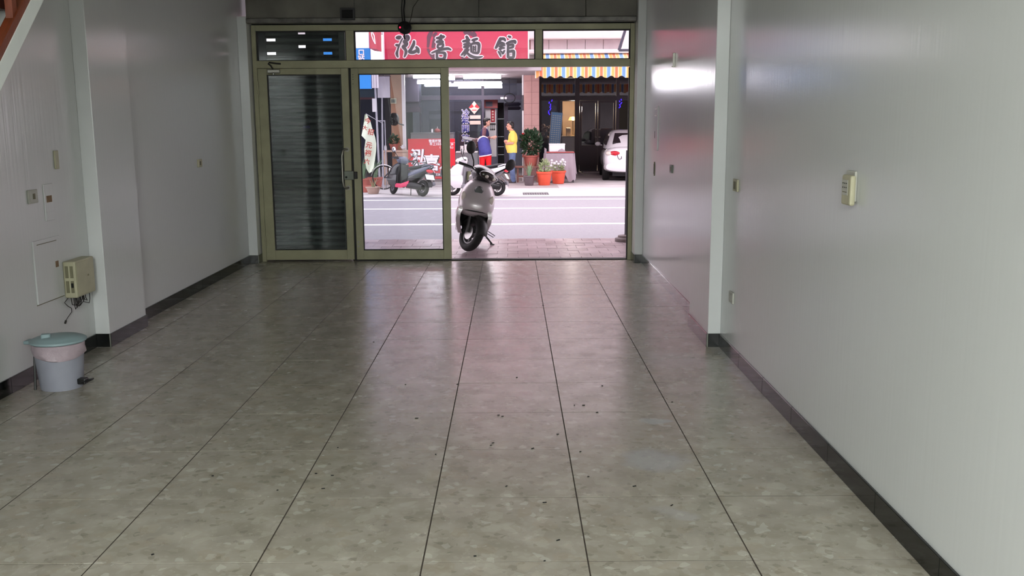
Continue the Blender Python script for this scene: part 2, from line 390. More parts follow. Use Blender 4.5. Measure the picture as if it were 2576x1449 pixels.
for z in (2.10, 2.075, 2.05, 2.0): MB().ball((-1.765, 10.904, z), .004, 6, 4).build('screw', 'hole', d2)
for z in (.22, .17): MB().lathe([(.012, 10.898), (.012, 10.905)], 10, (-1.765, 0, z), 'y').build('bolt', 'steel', d2)

# --- rolled steel shutter standing closed behind the hinged leaf: every slat a part
sh = thing('roller_shutter', 'closed grey steel roller shutter of ribbed slats behind the hinged glass door', 'shutter')
SY, P = 11.15, .075
def slat_mesh(slots, hw=.05, xa=-2.80, xb=-1.925):
    prof = [(.000, -.0375), (.006, -.034), (.006, -.028), (-.002, -.024), (-.014, -.016), (-.018, -.006), (-.018, .006), (-.014, .016), (-.002, .024), (.006, .028), (.006, .034), (.000, .0375)]
    mb = MB(); cuts = [xa]+[c for s in slots for c in (s-hw, s+hw)]+[xb]
    for k in range(len(cuts)-1):
        hole = k % 2 == 1; c0, c1 = cuts[k], cuts[k+1]
        if not hole:
            mb.loft([[(c0, SY+y, z) for y, z in prof]+[(c0, SY+y+.004, z) for y, z in prof[::-1]],
                     [(c1, SY+y, z) for y, z in prof]+[(c1, SY+y+.004, z) for y, z in prof[::-1]]])
        else:
            for part in (prof[:6], prof[6:]):
                part = part[:-1]+[(part[-1][0], -.0145)] if part is not prof[6:] and part[0][1] < 0 else [(part[0][0], .0145)]+part[1:]
                mb.loft([[(c0, SY+y, z) for y, z in part]+[(c0, SY+y+.004, z) for y, z in part[::-1]],
                         [(c1, SY+y, z) for y, z in part]+[(c1, SY+y+.004, z) for y, z in part[::-1]]])
    return mb.mesh('slat', 'shutter_steel', True)
SL = {'plain': slat_mesh([]), 'mid': slat_mesh([-2.366], .04), 'ends': slat_mesh([-2.716, -2.076]), 'low': slat_mesh([-2.354], .04)}
mat('shutter_joint', (58, 60, 60), .7, var=.3)
IL = MB()
for (za, zb_2) in ((-.0385, -.0255), (.0255, .0385)): IL.box(-2.80, -1.925, SY-.003, SY+.012, za, zb_2)
IL = IL.mesh('interlock', 'shutter_joint')
for k in range(-30, 5):
    z = 2.352+k*P
    kind = 'ends' if k in (0, 2) else 'mid' if k in (1, 3) else 'low' if k == -11 else 'plain'
    o = bpy.data.objects.new('slat', SL[kind]); col.objects.link(o); o.parent = sh; o.location = (0, 0, z)
    q = bpy.data.objects.new('interlock', IL); col.objects.link(q); q.parent = o
box(-2.80, -1.925, SY-.02, SY+.02, .0, .064).build('bottom_bar', 'shutter_steel', sh, bevel=.004)
box(-2.872, -2.775, SY-.05, SY-.03, 0, 2.72).build('guide_rail', 'shutter_guide', sh)
box(-2.872, -2.85, SY-.03, SY+.06, 0, 2.72).build('guide_rail', 'shutter_guide', sh)
box(-1.945, -1.875, SY-.05, SY-.03, 0, 2.72).build('guide_rail', 'shutter_steel', sh)
box(-1.90, -1.875, SY-.03, SY+.06, 0, 2.72).build('guide_rail', 'shutter_steel', sh)
# --- out of the frame: the building over the covered walkway
mat('facade_grey', (150, 148, 146), .8, var=.1)
st(box(-9, 9, 11.0, 13.2, 3.3, 3.6).build('ceiling_walkway', 'facade_grey'))
st(box(-9, 9, 12.95, 13.2, 2.95, 7.5).build('wall_upper_front', 'facade_grey'))
st(box(-9, XL-.2, 11.0, 11.2, -.1, 3.3).build('wall_next_door_left', 'facade_grey'))
st(box(XR+.2, 9, 11.0, 11.2, -.1, 3.3).build('wall_next_door_right', 'facade_grey'))

# --- ceiling tube fittings (out of view, they light the room)
mat('lamp_housing', (220, 220, 215), .4); mat('lamp_tube', (255, 255, 245), .3, emit=6)
def tube_lamp(x, y, z, label, W):
    t = thing('ceiling_lamp', label, 'lamp', (x, y, z))
    if z < ZC-.1:
        for s in (-.5, .5): MB().tube([(s, 0, .075), (s, 0, ZC-z)], .008, 8).build('hanging_rod', 'lamp_housing', t)
    box(-.62, .62, -.09, .09, .035, .075).build('lamp_housing', 'lamp_housing', t, bevel=.005)
    for s in (-1, 1):
        MB().tube([(-.58, s*.045, .012), (.58, s*.045, .012)], .014, 10).build('lamp_tube', 'lamp_tube', t, smooth=True)
    l = bpy.data.lights.new('lamp', 'AREA'); l.shape = 'RECTANGLE'; l.size = 1.2; l.size_y = .16; l.energy = W; l.color = LAMP_COL
    lo = bpy.data.objects.new('lamp_light', l); col.objects.link(lo); lo.parent = t; lo.location = (0, 0, -.01)
tube_lamp(-.1, -2.0, 3.004, 'white twin tube lamp hung on rods above the floor near the switch', LAMP_W)
tube_lamp(.3, -4.9, ZC-.075, 'white twin tube ceiling lamp at the back of the room', LAMP_W*1.05)

# ================================================================== ROOM THINGS
# staircase up along the left wall
mat('stair_plaster', (226, 230, 228), .55, var=.03); mat('stair_wood', (112, 52, 28), .4, var=.3, scale=6, stretch=(6, 1, 1), bump=.05); mat('stair_wood_dark', (60, 26, 18), .5, var=.35, scale=5)
sx = -2.2; sl = .925
def zb(y): return 1.715+sl*(y-4.193)
stair = thing('staircase', 'white plaster staircase with brown wooden railing climbing along the left wall', 'staircase', (-2.6, 2.4, 0))
def sp(mb, n, m, **k):
    o = mb.build(n, m, stair, **k); o.location = (2.6, -2.4, 0); return o
y0, y1 = 2.36, 5.82
sp(MB().prism([(y0, max(zb(y0), 0.02)), (y1, zb(y1)), (y1, zb(y1)+.095), (y0, zb(y0)+.095)], XL+.002, sx, 'x'), 'slab', 'stair_plaster')
sp(MB().prism([(y0, zb(y0)+.096), (y1, zb(y1)+.096), (y1, zb(y1)+.146), (y0, zb(y0)+.146)], sx-.05, sx-.005, 'x'), 'bottom_rail', 'stair_wood')
sp(MB().prism([(y0, zb(y0)+.85), (5.0, zb(5.0)+.85), (5.0, zb(5.0)+.92), (y0, zb(y0)+.92)], sx-.06, sx+.005, 'x'), 'handrail', 'stair_wood')
for k in range(9):
    y = 2.6+k*.222+.012
    sp(box(sx-.045, sx-.012, y, y+.04, zb(y)+.14, zb(y)+.86), 'baluster', 'stair_wood')
for k in range(12):
    y = y0+.05+k*.24
    sp(box(XL+.004, sx-.06, y, y+.22, zb(y)+.24, zb(y)+.29), 'step', 'stair_wood_dark')

# waste bin with pedal
mat('bin_grey', (150, 152, 164), .5, var=.05); mat('bin_lid', (142, 164, 168), .45, var=.05); mat('bin_bag', (176, 160, 168), .45, var=.08, scale=14, bump=.2, bscale=22)
b = thing('pedal_bin', 'round grey pedal bin with pale blue lid and pinkish liner by the skirting', 'bin', (-2.742, 5.62, 0))
MB().lathe([(.0, .004), (.118, .0), (.121, .01), (.138, .205), (.14, .27), (.132, .275), (.0, .265)], 32).build('bucket', 'bin_grey', b, smooth=True)
bag = MB(); rings = []
for (r, z, a) in ((.1405, .282, .0), (.1475, .277, .002), (.1485, .25, .004), (.147, .225, .006), (.1455, .203, .007), (.1405, .197, .003), (.1385, .205, 0)):
    rings.append([((r+a*math.sin(5*t+z*60)*math.sin(2*t+1))*math.cos(t), (r+a*math.sin(5*t+z*60)*math.sin(2*t+1))*math.sin(t), z+.012*math.sin(2*t+.5)*(z < .24)) for t in [2*math.pi*k/48 for k in range(48)]])
bag.loft(rings, caps=False).build('liner_bag', 'bin_bag', b, smooth=True)
ld = MB().lathe([(.0, .283), (.155, .283), (.161, .289), (.160, .298), (.148, .305), (.135, .307), (.13, .312), (.06, .322), (.0, .323)], 36).build('lid', 'bin_lid', b, smooth=True)
MB().cbox((-.05, -.045, .325), (.055, .05, .03), Euler((0, 0, .4))).build('lid_knob', 'bin_lid', ld, bevel=.008)
MB().cbox((-.155, -.03, .289), (.05, .07, .022)).build('hinge_lug', 'bin_lid', ld, bevel=.006)
MB().cbox((-.128, -.055, .13), (.014, .022, .27), Euler((0, .06, .4))).build('lift_rod', 'black_plastic', b, bevel=.003)
pd = MB().cbox((.142, -.03, .045), (.05, .05, .035)).build('pedal_mount', 'black_plastic', b, bevel=.006)
MB().loft([sup(0, 0, .028, .008, 0, 12, plane='yz'), sup(0, .004, .026, .008, .04, 12, plane='yz'), sup(0, .01, .018, .006, .058, 12, plane='yz')]).xf(Matrix.Translation((.145, -.03, .045))).build('pedal', 'black_plastic', pd, smooth=True)
# telephone exchange box with hanging wires
x = thing('telephone_box', 'cream wall telephone box with vents and loose wires hanging below', 'box', (XL, 6.4, .43))
bx = box(0, .085, -.135, .15, .0, .245).build('case', 'cream_plastic', x, bevel=.008)
for (a0, a1) in ((.016, .036), (.048, .068)):
    for (z0, z1) in ((.035, .115), (.135, .215)):
        box(a0, a1, -.138, -.134, z0, z1).build('vent', 'cream_dark', bx)
box(.05, .066, -.140, -.136, .07, .10).build('socket', 'hole', bx)
box(.086, .0885, -.125, .02, .012, .233).build('cover', 'cream_plastic', x, bevel=.002)
MB().lathe([(.006, .085), (.006, .09)], 10, (0, .045, .13), 'x').build('cover_screw', 'cream_dark', x)
random.seed(3)
for k in range(9):
    a = (.02+random.random()*.05, -.13+random.random()*.16, .0); c = (.02+random.random()*.05, -.12+random.random()*.25, .0)
    dz = -.03-random.random()*.055
    MB().tube([a, (a[0], a[1]+.01, dz*.7), ((a[0]+c[0])/2, (a[1]+c[1])/2+random.uniform(-.04, .04), dz), (c[0], c[1], dz*.6), c], .0028, 6).build('wire', 'wire_dark', x, smooth=True)
lw = MB().tube([(.02, -.135, .0), (.02, -.19, -.02), (.02, -.15, -.05), (.02, -.10, -.075), (.02, -.10, -.10), (.018, -.155, -.125), (.015, -.185, -.145)], .0024, 6).build('wire', 'wire_dark', x, smooth=True)
MB().tube([(.015, -.182, -.143), (.014, -.195, -.16)], .007, 8).build('plug', 'wire_dark', lw)
def plate(name, label, cat, y, z, w_, h_, X, sgn, m='white_plastic', d=.012, group=None, bev=.004):
    o = thing(name, label, cat, (X, y, z), group=group)
    x0, x1 = sorted((0, sgn*d)); box(x0, x1, -w_/2, w_/2, -h_/2, h_/2).build('plate', m, o, bevel=bev); return o
o = plate('light_switch', 'square pale switch plate with one rocker above the wall hatch', 'switch', 5.945, 1.132, .115, .085, XL, 1)
box(.012, .0135, -.045, .045, -.032, .032).build('rim', 'white_plastic', o, bevel=.001)
box(.0135, .017, -.012, .016, -.016, .018).build('rocker', 'cream_dark', o, bevel=.002)
o = plate('cover_plate', 'slim painted cover plate with a brown tape square beside the switch', 'plate', 6.155, 1.08, .125, .235, XL, 1, 'wall_paint', .006)
box(.006, .008, -.05, .05, -.10, -.06).build('flap', 'wall_paint', o)
box(.006, .0075, -.035, .035, .0, .042).build('tape_square', 'tape', o)
o = plate('narrow_plate', 'narrow upright cream plate high on the left wall', 'plate', 6.30, 1.345, .05, .12, XL, 1, 'cream_plastic', .012)
o = plate('wall_hatch', 'white painted wall hatch with a small tape square left of the telephone box', 'hatch', 6.07, .655, .36, .40, XL, 1, 'wall_paint', .010, bev=.002)
box(.010, .0115, .085, .125, .0, .04).build('tape_square', 'tape', o)
box(.010, .012, -.14, .12, .172, .176).build('seam', 'cream_dark', o)
box(-.001, .004, -.183, .183, -.206, -.2005).build('edge_line', 'cream_dark', o)
o = plate('wall_socket', 'small beige socket plate on the recessed left wall', 'socket', 9.19, 1.2, .12, .075, XL, 1, 'cream_plastic')
box(.012, .014, -.02, .02, -.018, .018).build('insert', 'cream_dark', o)
o = thing('wall_switch', 'surface mounted cream switch box with six dots on the right wall', 'switch', (XR, 4.105, 1.283))
box(-.012, 0, -.045, .065, -.055, .075).build('back_plate', 'white_plastic', o, bevel=.005)
box(-.036, -.012, -.065, .045, -.07, .058).build('case', 'cream_plastic', o, bevel=.008)
f_ = box(-.0375, -.036, -.035, .03, -.028, .038).build('rocker', 'white_plastic', o, bevel=.002)
for i in range(3):
    for j in range(2): MB().ball((-.038, -.02+i*.02, .005+j*.018), .0028, 6, 4).build('dot', 'hole', f_)
box(-.0385, -.037, -.026, .024, -.016, -.0125).build('slot', 'cream_dark', f_)
o = plate('wall_socket', 'cream socket plate beside the right pilaster at switch height', 'socket', 6.235, 1.157, .12, .08, XR, -1, 'cream_plastic')
box(-.015, -.012, -.03, .03, -.025, .025).build('insert', 'cream_dark', o, bevel=.001)
o = plate('wall_socket', 'white socket plate low on the wall beside the right pilaster', 'socket', 6.25, .412, .11, .075, XR, -1)
box(-.014, -.012, -.03, .03, -.02, .02).build('insert', 'white_plastic', o, bevel=.001)
o = plate('wall_socket', 'small grey socket plate on the shiny recessed right wall', 'socket', 8.78, 1.14, .11, .075, XR, -1, 'lock_grey')
box(-.014, -.012, -.03, .03, -.02, .02).build('insert', 'cream_dark', o, bevel=.001)
o = plate('wall_bracket', 'thin upright metal bracket on the shiny right wall', 'bracket', 8.74, 2.107, .02, .125, XR, -1, 'steel', .022, bev=.002)
box(-.03, -.022, -.008, .008, -.06, -.05).build('hook', 'steel', o)
o = plate('cover_plate', 'tall painted cover plate with slots near the door jamb', 'plate', 9.73, 1.50, .22, .44, XR, -1, 'wall_paint', .012, bev=.002)
for z in (.185, .12): box(-.015, -.012, -.07, .07, z, z+.012).build('slot', 'white_plastic', o)
box(-.014, -.012, .05, .06, -.10, -.03).build('slot', 'hole', o)
o = plate('cable_slot', 'small dark cable slot in the wall near the door jamb', 'slot', 9.83, 1.09, .035, .14, XR, -1, 'cream_dark', .008, bev=.001)
box(-.010, -.008, -.008, .008, -.05, .05).build('opening', 'hole', o)
# webcam hanging from the housing, its cables, and the small black box
o = thing('security_camera', 'black ball camera with red light hanging from the housing over the doors', 'camera', at(1018, 70, Y=10.68))
MB().ball((0, 0, 0), (.078, .06, .07), 20, 12, Euler((0, .35, 0))).build('body', 'black_plastic', o, smooth=True)
MB().lathe([(.0, -.068), (.028, -.066), (.03, -.05)], 14, (.02, 0, .0), 'y').build('lens', 'hole', o, smooth=True)
MB().ball((-.045, -.05, .0), .009, 8, 6).build('indicator', 'led_red', o)
MB().tube([(.0, 0, .05), (-.005, .04, .10), (-.012, .055, .2), (0.0, .055, .27), (-.005, .055, .42), (.01, .055, .56)], .009, 8).build('cable', 'black_plastic', o, smooth=True)
MB().tube([(-.02, 0, .05), (-.03, .045, .11), (-.035, .055, .22), (-.025, .055, .30), (-.035, .055, .40), (-.03, .055, .56)], .006, 8).build('cable', 'black_plastic', o, smooth=True)
MB().tube([(.05, 0, .04), (.07, .045, .12), (.09, .055, .22), (.15, .055, .30), (.3, .056, .31), (.45, .056, .33), (.6, .056, .4), (.75, .056, .56)], .004, 6).build('cable', 'wire_dark', o, smooth=True)
MB().tube([(.0, 0, -.05), (-.01, 0, -.09), (.0, 0, -.12)], .009, 8).build('antenna', 'black_plastic', o, smooth=True)
c = at(875, 36, Y=10.74)
o = thing('black_box', 'square black box fixed on the grimy housing over the doors', 'box', c)
box(-.08, .08, -.03, 0, -.065, .065).build('case', 'black_plastic', o, bevel=.004)
box(-.06, .06, -.034, -.03, -.045, .045).build('recess', 'hole', o)
# crumbs of dirt on the floor
mb = MB(); random.seed(11)
spots = [(1502, 1038), (1254, 1045), (1264, 1048), (1445, 1020), (1468, 1020), (1048, 1053), (1151, 967), (940, 861), (1020, 968), (1403, 1093), (1240, 1115), (1235, 1121), (1340, 1129), (1460, 1137), (1096, 1144), (1596, 1224), (1690, 1272), (1370, 1265), (1274, 1224), (1404, 1360), (1195, 1400), (1370, 1412), (850, 1127), (836, 1197), (813, 1230), (698, 1234), (535, 1198), (384, 1396), (795, 1192), (1480, 1200), (1515, 971), (1691, 1012), (1366, 768), (1300, 950)]
for (px, py) in spots:
    p = at(px, py, Z=0); a = random.random()*3; L = random.uniform(.003, .009)
    mb.cbox((p.x, p.y, .0022), (L*2, random.uniform(.003, .006), .003), Euler((0, 0, a*.3)))
tag(mb.build('floor_dirt', 'hole'), 'dark crumbs of dirt scattered over the tiled floor', 'dirt', kind='stuff')

# ================================================================== STREET
G = -.15
mat('walk_tile', (184, 166, 170), .3, c2=(146, 128, 132), scale=4, bump=.2, bscale=14, world=True); mat('walk_joint', (104, 92, 94), .9)
mat('asphalt', (146, 143, 149), .8, var=.08, scale=30, bump=.1, bscale=80, world=True)
mat('asphalt_edge', (140, 138, 142), .85, var=.1, scale=20, world=True)
mat('concrete_pale', (200, 194, 194), .8, c2=(180, 174, 174), scale=1.6, world=True)
mat('concrete_mid', (160, 150, 150), .8, var=.12, scale=3, world=True)
mat('line_white', (240, 240, 240), .6)
mat('iron', (96, 94, 100), .6, metal=.3)
rd = st(box(-30, 30, 13.02, 22.25, G-.2, G).build('floor_road', 'asphalt'))
for (y, wd) in ((21.43, .14), (19.22, .16), (16.21, .2)):
    box(-30, 30, y-wd/2, y+wd/2, G, G+.004).build('road_line', 'line_white', rd)
wk = st(box(-9, 9, 10.985, 13.02, G-.2, -.0135).build('floor_walkway', 'walk_joint'))
random.seed(17)
for v in range(3): MATS['walk_tile_%d' % v] = mat('walk_tile_%d' % v, ((186, 168, 172), (172, 154, 158), (160, 142, 146))[v], .3, c2=((158, 140, 144), (140, 124, 128), (132, 114, 118))[v], scale=5, bump=.2, bscale=14, world=True)
wt = [box(-.123, .123, -.124, .124, -.013, 0).mesh('paving_tile', 'walk_tile_%d' % v) for v in range(3)]
for i in range(20):
    for j in range(8):
        o = bpy.data.objects.new('paving_tile', random.choice(wt)); col.objects.link(o); o.parent = wk
        o.location = (-2.8+i*.25+(.125 if j % 2 else 0), 11.11+j*.2525, -.008+random.uniform(-.0012, .0008)); o.rotation_euler = (random.uniform(-.006, .006), random.uniform(-.006, .006), random.uniform(-.01, .01))
for a_, b2_ in ((-9, -2.93), (2.08, 9)): box(a_, b2_, 10.985, 13.02, -.0135, -.008).build('outer_paving', 'walk_tile', wk)
pv = st(box(-30, 30, 22.25, 60, G-.2, G+.006).build('floor_pavement', 'concrete_pale'))
box(-30, 30, 22.05, 22.25, G, G+.007).build('gutter', 'asphalt_edge', pv)
p0, p1 = at(1278, 474, Z=G), at(1400, 464, Z=G)
box(p0.x, p1.x, p0.y, p1.y+2.2, G+.006, G+.012).build('paving_patch', 'concrete_mid', pv)
gt = thing('drain_grate', 'grey slotted drain grate set in the pale pavement before the pots', 'grate', (at(1347, 487, Z=G).x, 23.05, G+.006))
for k in range(11):
    box(-.3+k*.058, -.3+k*.058+.022, -.28, .28, 0, .012).build('grate_bar', 'iron', gt)
for y in (-.3, -.01, .27): box(-.31, .31, y, y+.03, 0, .010).build('grate_frame', 'iron', gt)

# --- building across the street
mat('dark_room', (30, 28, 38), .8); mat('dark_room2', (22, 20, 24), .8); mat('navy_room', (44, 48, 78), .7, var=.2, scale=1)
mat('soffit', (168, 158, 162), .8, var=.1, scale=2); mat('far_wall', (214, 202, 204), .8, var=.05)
mat('pillar_tan', (176, 132, 104), .5, var=.1, scale=3); mat('pillar_pink', (206, 162, 156), .4, var=.05); mat('tile_joint', (150, 112, 108), .8)
mat('shop_grey', (168, 168, 184), .35, var=.12, scale=2); mat('stainless', (150, 154, 160), .28, metal=.7, var=.1, scale=3)
mat('frame_purple', (74, 66, 84), .5); mat('frame_maroon', (44, 26, 32), .45); mat('white_gloss', (236, 232, 234), .35)
mat('ledge_white', (240, 232, 234), .6, var=.04); mat('panel_pink', (214, 196, 200), .5, var=.05)
glass('shop_glass', (196, 200, 212), .05, 1.5); glass('shop_glass_dark', (120, 120, 130), .02, 2.2)
SF = 30.0       # shop front of the noodle shop
zc = at(1220, 178, Y=25.6).z
bw = struct('wall_opposite')
def opp(mb, n, m, **k): return mb.build(n, m, bw, **k)
x_pl = at(1338, 300, Y=28.2).x
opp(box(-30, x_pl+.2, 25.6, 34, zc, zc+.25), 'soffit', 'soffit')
opp(box(-30, 30, 27.2, 27.5, zc+1.1, 9), 'upper_wall', 'far_wall')
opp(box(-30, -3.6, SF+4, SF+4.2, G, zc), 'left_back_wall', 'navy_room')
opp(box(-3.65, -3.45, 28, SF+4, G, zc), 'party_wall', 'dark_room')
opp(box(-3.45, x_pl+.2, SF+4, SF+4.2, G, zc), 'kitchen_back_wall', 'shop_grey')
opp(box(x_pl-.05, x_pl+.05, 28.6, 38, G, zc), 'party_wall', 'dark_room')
opp(box(-30, x_pl, 28.0, SF+4, G, G+.10), 'shop_step', 'concrete_mid')
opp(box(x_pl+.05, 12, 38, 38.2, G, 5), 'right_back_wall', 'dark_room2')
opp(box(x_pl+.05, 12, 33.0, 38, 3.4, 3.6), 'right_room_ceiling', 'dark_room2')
opp(box(x_pl+.05, 12, 29.2, 38, G+.006, G+.014), 'shade_floor', 'concrete_mid')  # darker concrete stands in for the shade under the canopy
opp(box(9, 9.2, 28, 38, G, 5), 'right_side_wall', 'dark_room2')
# facade over the right-hand shop: ledges and panels
xr0 = at(1330, 100, Y=26.8).x
zA, zB, zC_, zD, zE = [at(1480, p, Y=26.8).z for p in (78, 99, 125, 135, 150)]
opp(box(xr0, 14, 26.55, 27.4, zB, zA+.05), 'upper_ledge', 'ledge_white', bevel=.02)
opp(box(xr0, 14, 26.90, 27.2, zC_, zB), 'panel_backing', 'tile_joint')
opp(box(xr0, 14, 26.6, 27.4, zD, zC_), 'lower_ledge', 'ledge_white', bevel=.015)
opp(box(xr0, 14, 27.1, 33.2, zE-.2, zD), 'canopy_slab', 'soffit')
for k in range(26):
    x0 = xr0+.06+k*.497
    if x0 > 9: break
    opp(box(x0, x0+.485, 26.82, 26.9, zC_+.005, zB-.005), 'facade_panel', 'panel_pink')
# tan pillar, pink tiled pillar
a = at(984, 300, Y=27); b_ = at(1012, 300, Y=27)
opp(box(a.x, b_.x, 27, 27.6, G, zc), 'tan_pillar', 'pillar_tan')
opp(box(b_.x+.002, b_.x+.09, 26.98, 27.1, G, zc), 'downpipe', 'white_gloss')
PY = 28.2; a = at(1319, 300, Y=PY); b_ = at(1356, 300, Y=PY)
tp = struct('wall_tiled_pillar')
box(a.x+.01, b_.x-.01, PY+.01, PY+.6, G, zc+.9).build('pillar_core', 'tile_joint', tp)
tw = (b_.x-a.x)/2; th = .32
tm = box(-tw/2+.003, tw/2-.003, 0, .02, .003, th-.003).mesh('tile', 'pillar_pink'); ts = box(0, .02, .003, .29, .003, th-.003).mesh('tile', 'pillar_pink')
for k in range(14):
    for j in range(2):
        o = bpy.data.objects.new('tile', tm); col.objects.link(o); o.parent = tp; o.location = (a.x+tw*(j+.5), PY-.005, G+k*th)
        for xx in (a.x-.008, b_.x-.012):
            o = bpy.data.objects.new('tile', ts); col.objects.link(o); o.parent = tp; o.location = (xx, PY+.018+j*.293, G+k*th)
mat('pole_dark', (70, 66, 74), .5); mat('red_paint', (214, 24, 34), .5)
o = thing('utility_pole', 'grey pipe with red lower end beside the pink tiled pillar', 'pipe', (at(1315.5, 300, Y=27.9).x, 27.9, G+.006))
MB().lathe([(.022, 0), (.022, zc-G-.012)], 10).build('pipe', 'white_gloss', o, smooth=True)
MB().lathe([(.03, at(1316, 362, Y=27.9).z-G-.1), (.03, at(1316, 335, Y=27.9).z-G)], 10).build('red_sleeve', 'red_paint', o, smooth=True)
MB().lathe([(.026, at(1316, 270, Y=27.9).z-G-.1), (.026, at(1316, 240, Y=27.9).z-G)], 10).build('clamp', 'pole_dark', o, smooth=True)

# --- red fascia sign with brush lettering
mat('sign_red', (208, 62, 94), .4); mat('sign_red_deep', (198, 40, 80), .4); mat('ink', (66, 56, 66), .5); mat('sign_white', (250, 240, 246), .5); mat('rose_grey', (104, 60, 80), .5)
YS = 25.45
L_, R_ = at(967, 115, Y=YS).x, at(1328, 115, Y=YS).x; ztop, zmid, zbot = at(1150, 40, Y=YS).z, at(1150, 122, Y=YS).z, at(1150, 166, Y=YS).z
sg = thing('fascia_sign', 'long red shop sign with four big black brush characters outlined white', 'sign', (0, YS, zbot))
def sgp(mb, n, m, **k):
    o = mb.build(n, m, sg, **k); o.location = (0, -YS, -zbot); return o
sgp(box(L_, R_, YS, YS+.18, zmid, ztop), 'panel', 'sign_red'); sgp(box(L_, R_, YS, YS+.18, zbot, zmid-.002), 'panel', 'sign_red_deep')
for x0 in (L_-.03, R_): sgp(box(x0, x0+.03, YS-.01, YS+.18, zbot, ztop), 'edge_trim', 'sign_white')
def brush(strokes, grow, y, th=.006):
    mb = MB()
    for sN in strokes:
        pts = [Vector((at(960+px/6.779, 70+py/6.779, Y=YS).x, 0, at(960+px/6.779, 70+py/6.779, Y=YS).z)) for px, py, w_ in sN]
        ws = [w_/6.779*YS/FPX*1.02 for _, _, w_ in sN]
        # resample smoothly (Catmull-Rom)
        P_, W_ = [], []
        for i in range(len(pts)-1):
            p0, p1, p2, p3 = pts[max(i-1, 0)], pts[i], pts[i+1], pts[min(i+2, len(pts)-1)]
            for k in range(5):
                t = k/5; P_.append(.5*((2*p1)+(p2-p0)*t+(2*p0-5*p1+4*p2-p3)*t*t+(3*p1-p0-3*p2+p3)*t**3)); W_.append(ws[i]*(1-t)+ws[i+1]*t)
        P_.append(pts[-1]); W_.append(ws[-1])
        for i, q in enumerate(P_):
            y -= .00003; h = W_[i]/2+grow; k0 = max(h*.45, h-.03) if i in (0, len(P_)-1) else h
            mb.prism([(q.x+h*math.cos(2*math.pi*k/14), q.z+k0*math.sin(2*math.pi*k/14)) for k in range(14)], y, y+th)
            if i:
                d = q-P_[i-1]
                if d.length < 1e-6: continue
                y -= .00003; d.normalize(); n = Vector((-d.z, 0, d.x)); g0 = W_[i-1]/2+grow; A_ = P_[i-1]
                mb.prism([((A_+n*g0).x, (A_+n*g0).z), ((q+n*h).x, (q+n*h).z), ((q-n*h).x, (q-n*h).z), ((A_-n*g0).x, (A_-n*g0).z)], y, y+th)
    return mb
GL = [
 [[(262, 168, 34), (292, 166, 58), (322, 156, 34)], [(246, 292, 24), (285, 300, 34)], [(362, 180, 10), (335, 225, 14), (296, 315, 20), (276, 380, 22), (262, 440, 40), (280, 500, 20)],
  [(385, 150, 26), (445, 150, 52), (446, 190, 56), (390, 240, 46), (430, 268, 44), (408, 300, 52), (366, 325, 36), (410, 375, 40), (415, 430, 38), (388, 500, 16)],
  [(556, 225, 26), (545, 285, 44), (505, 360, 40), (478, 408, 44), (540, 418, 44), (605, 385, 44)], [(592, 328, 26), (622, 370, 46), (630, 425, 32)]],
 [[(935, 176, 22), (1000, 168, 44), (1062, 150, 40)], [(1015, 128, 34), (1008, 180, 46), (1008, 240, 50)], [(938, 242, 30), (1000, 232, 46), (1045, 240, 34)],
  [(962, 288, 26), (1035, 272, 34), (1048, 308, 32), (1015, 342, 20), (958, 336, 26), (962, 288, 26)],
  [(852, 430, 16), (930, 398, 28), (1040, 368, 34), (1130, 354, 36), (1182, 376, 18)], [(975, 352, 20), (985, 385, 22)], [(1025, 345, 20), (1015, 375, 22)],
  [(945, 425, 30), (945, 480, 34), (958, 525, 36), (1060, 530, 40), (1082, 450, 44), (1050, 425, 34), (950, 425, 26)]],
 [[(1448, 150, 34), (1470, 200, 46), (1470, 300, 48)], [(1388, 232, 26), (1440, 222, 34), (1500, 205, 26)], [(1400, 285, 22), (1450, 275, 30), (1505, 262, 24)], [(1400, 330, 24), (1450, 318, 32), (1505, 302, 26)],
  [(1478, 330, 26), (1420, 400, 34), (1360, 468, 22)], [(1420, 370, 18), (1450, 385, 24)], [(1490, 370, 20), (1440, 430, 26), (1405, 485, 14)], [(1450, 415, 22), (1510, 475, 40), (1615, 508, 38), (1722, 490, 10)],
  [(1545, 212, 28), (1590, 200, 34), (1632, 188, 28)], [(1582, 210, 22), (1568, 262, 24)], [(1528, 275, 26), (1528, 350, 28), (1532, 415, 26)], [(1535, 276, 26), (1600, 262, 34), (1655, 275, 44), (1660, 350, 38), (1640, 428, 34), (1545, 420, 22)],
  [(1566, 310, 14), (1566, 400, 14)], [(1604, 306, 14), (1604, 400, 14)], [(1570, 335, 12), (1600, 332, 12)], [(1570, 368, 12), (1600, 366, 12)]],
 [[(2030, 180, 40), (2000, 245, 50), (1945, 350, 28)], [(2045, 185, 34), (2090, 190, 36), (2108, 222, 20)], [(1990, 270, 34), (2045, 262, 40), (2090, 275, 30)], [(2010, 320, 26), (2060, 300, 28), (2100, 300, 18)], [(2005, 365, 24), (2050, 345, 26), (2095, 345, 20)], [(2060, 250, 22), (2040, 330, 24), (2020, 380, 26)],
  [(1992, 405, 22), (2020, 450, 26), (2035, 492, 12)], [(2098, 385, 20), (2062, 445, 30)], [(2030, 400, 18), (2075, 430, 20)],
  [(2160, 145, 18), (2195, 158, 34)], [(2135, 272, 34), (2195, 238, 34), (2270, 232, 44), (2278, 262, 24)], [(2158, 290, 28), (2155, 400, 34), (2158, 505, 42)],
  [(2165, 296, 26), (2235, 288, 32), (2238, 330, 30), (2170, 348, 22)], [(2168, 408, 26), (2245, 398, 42), (2252, 450, 42), (2240, 505, 38), (2165, 510, 36)]]]
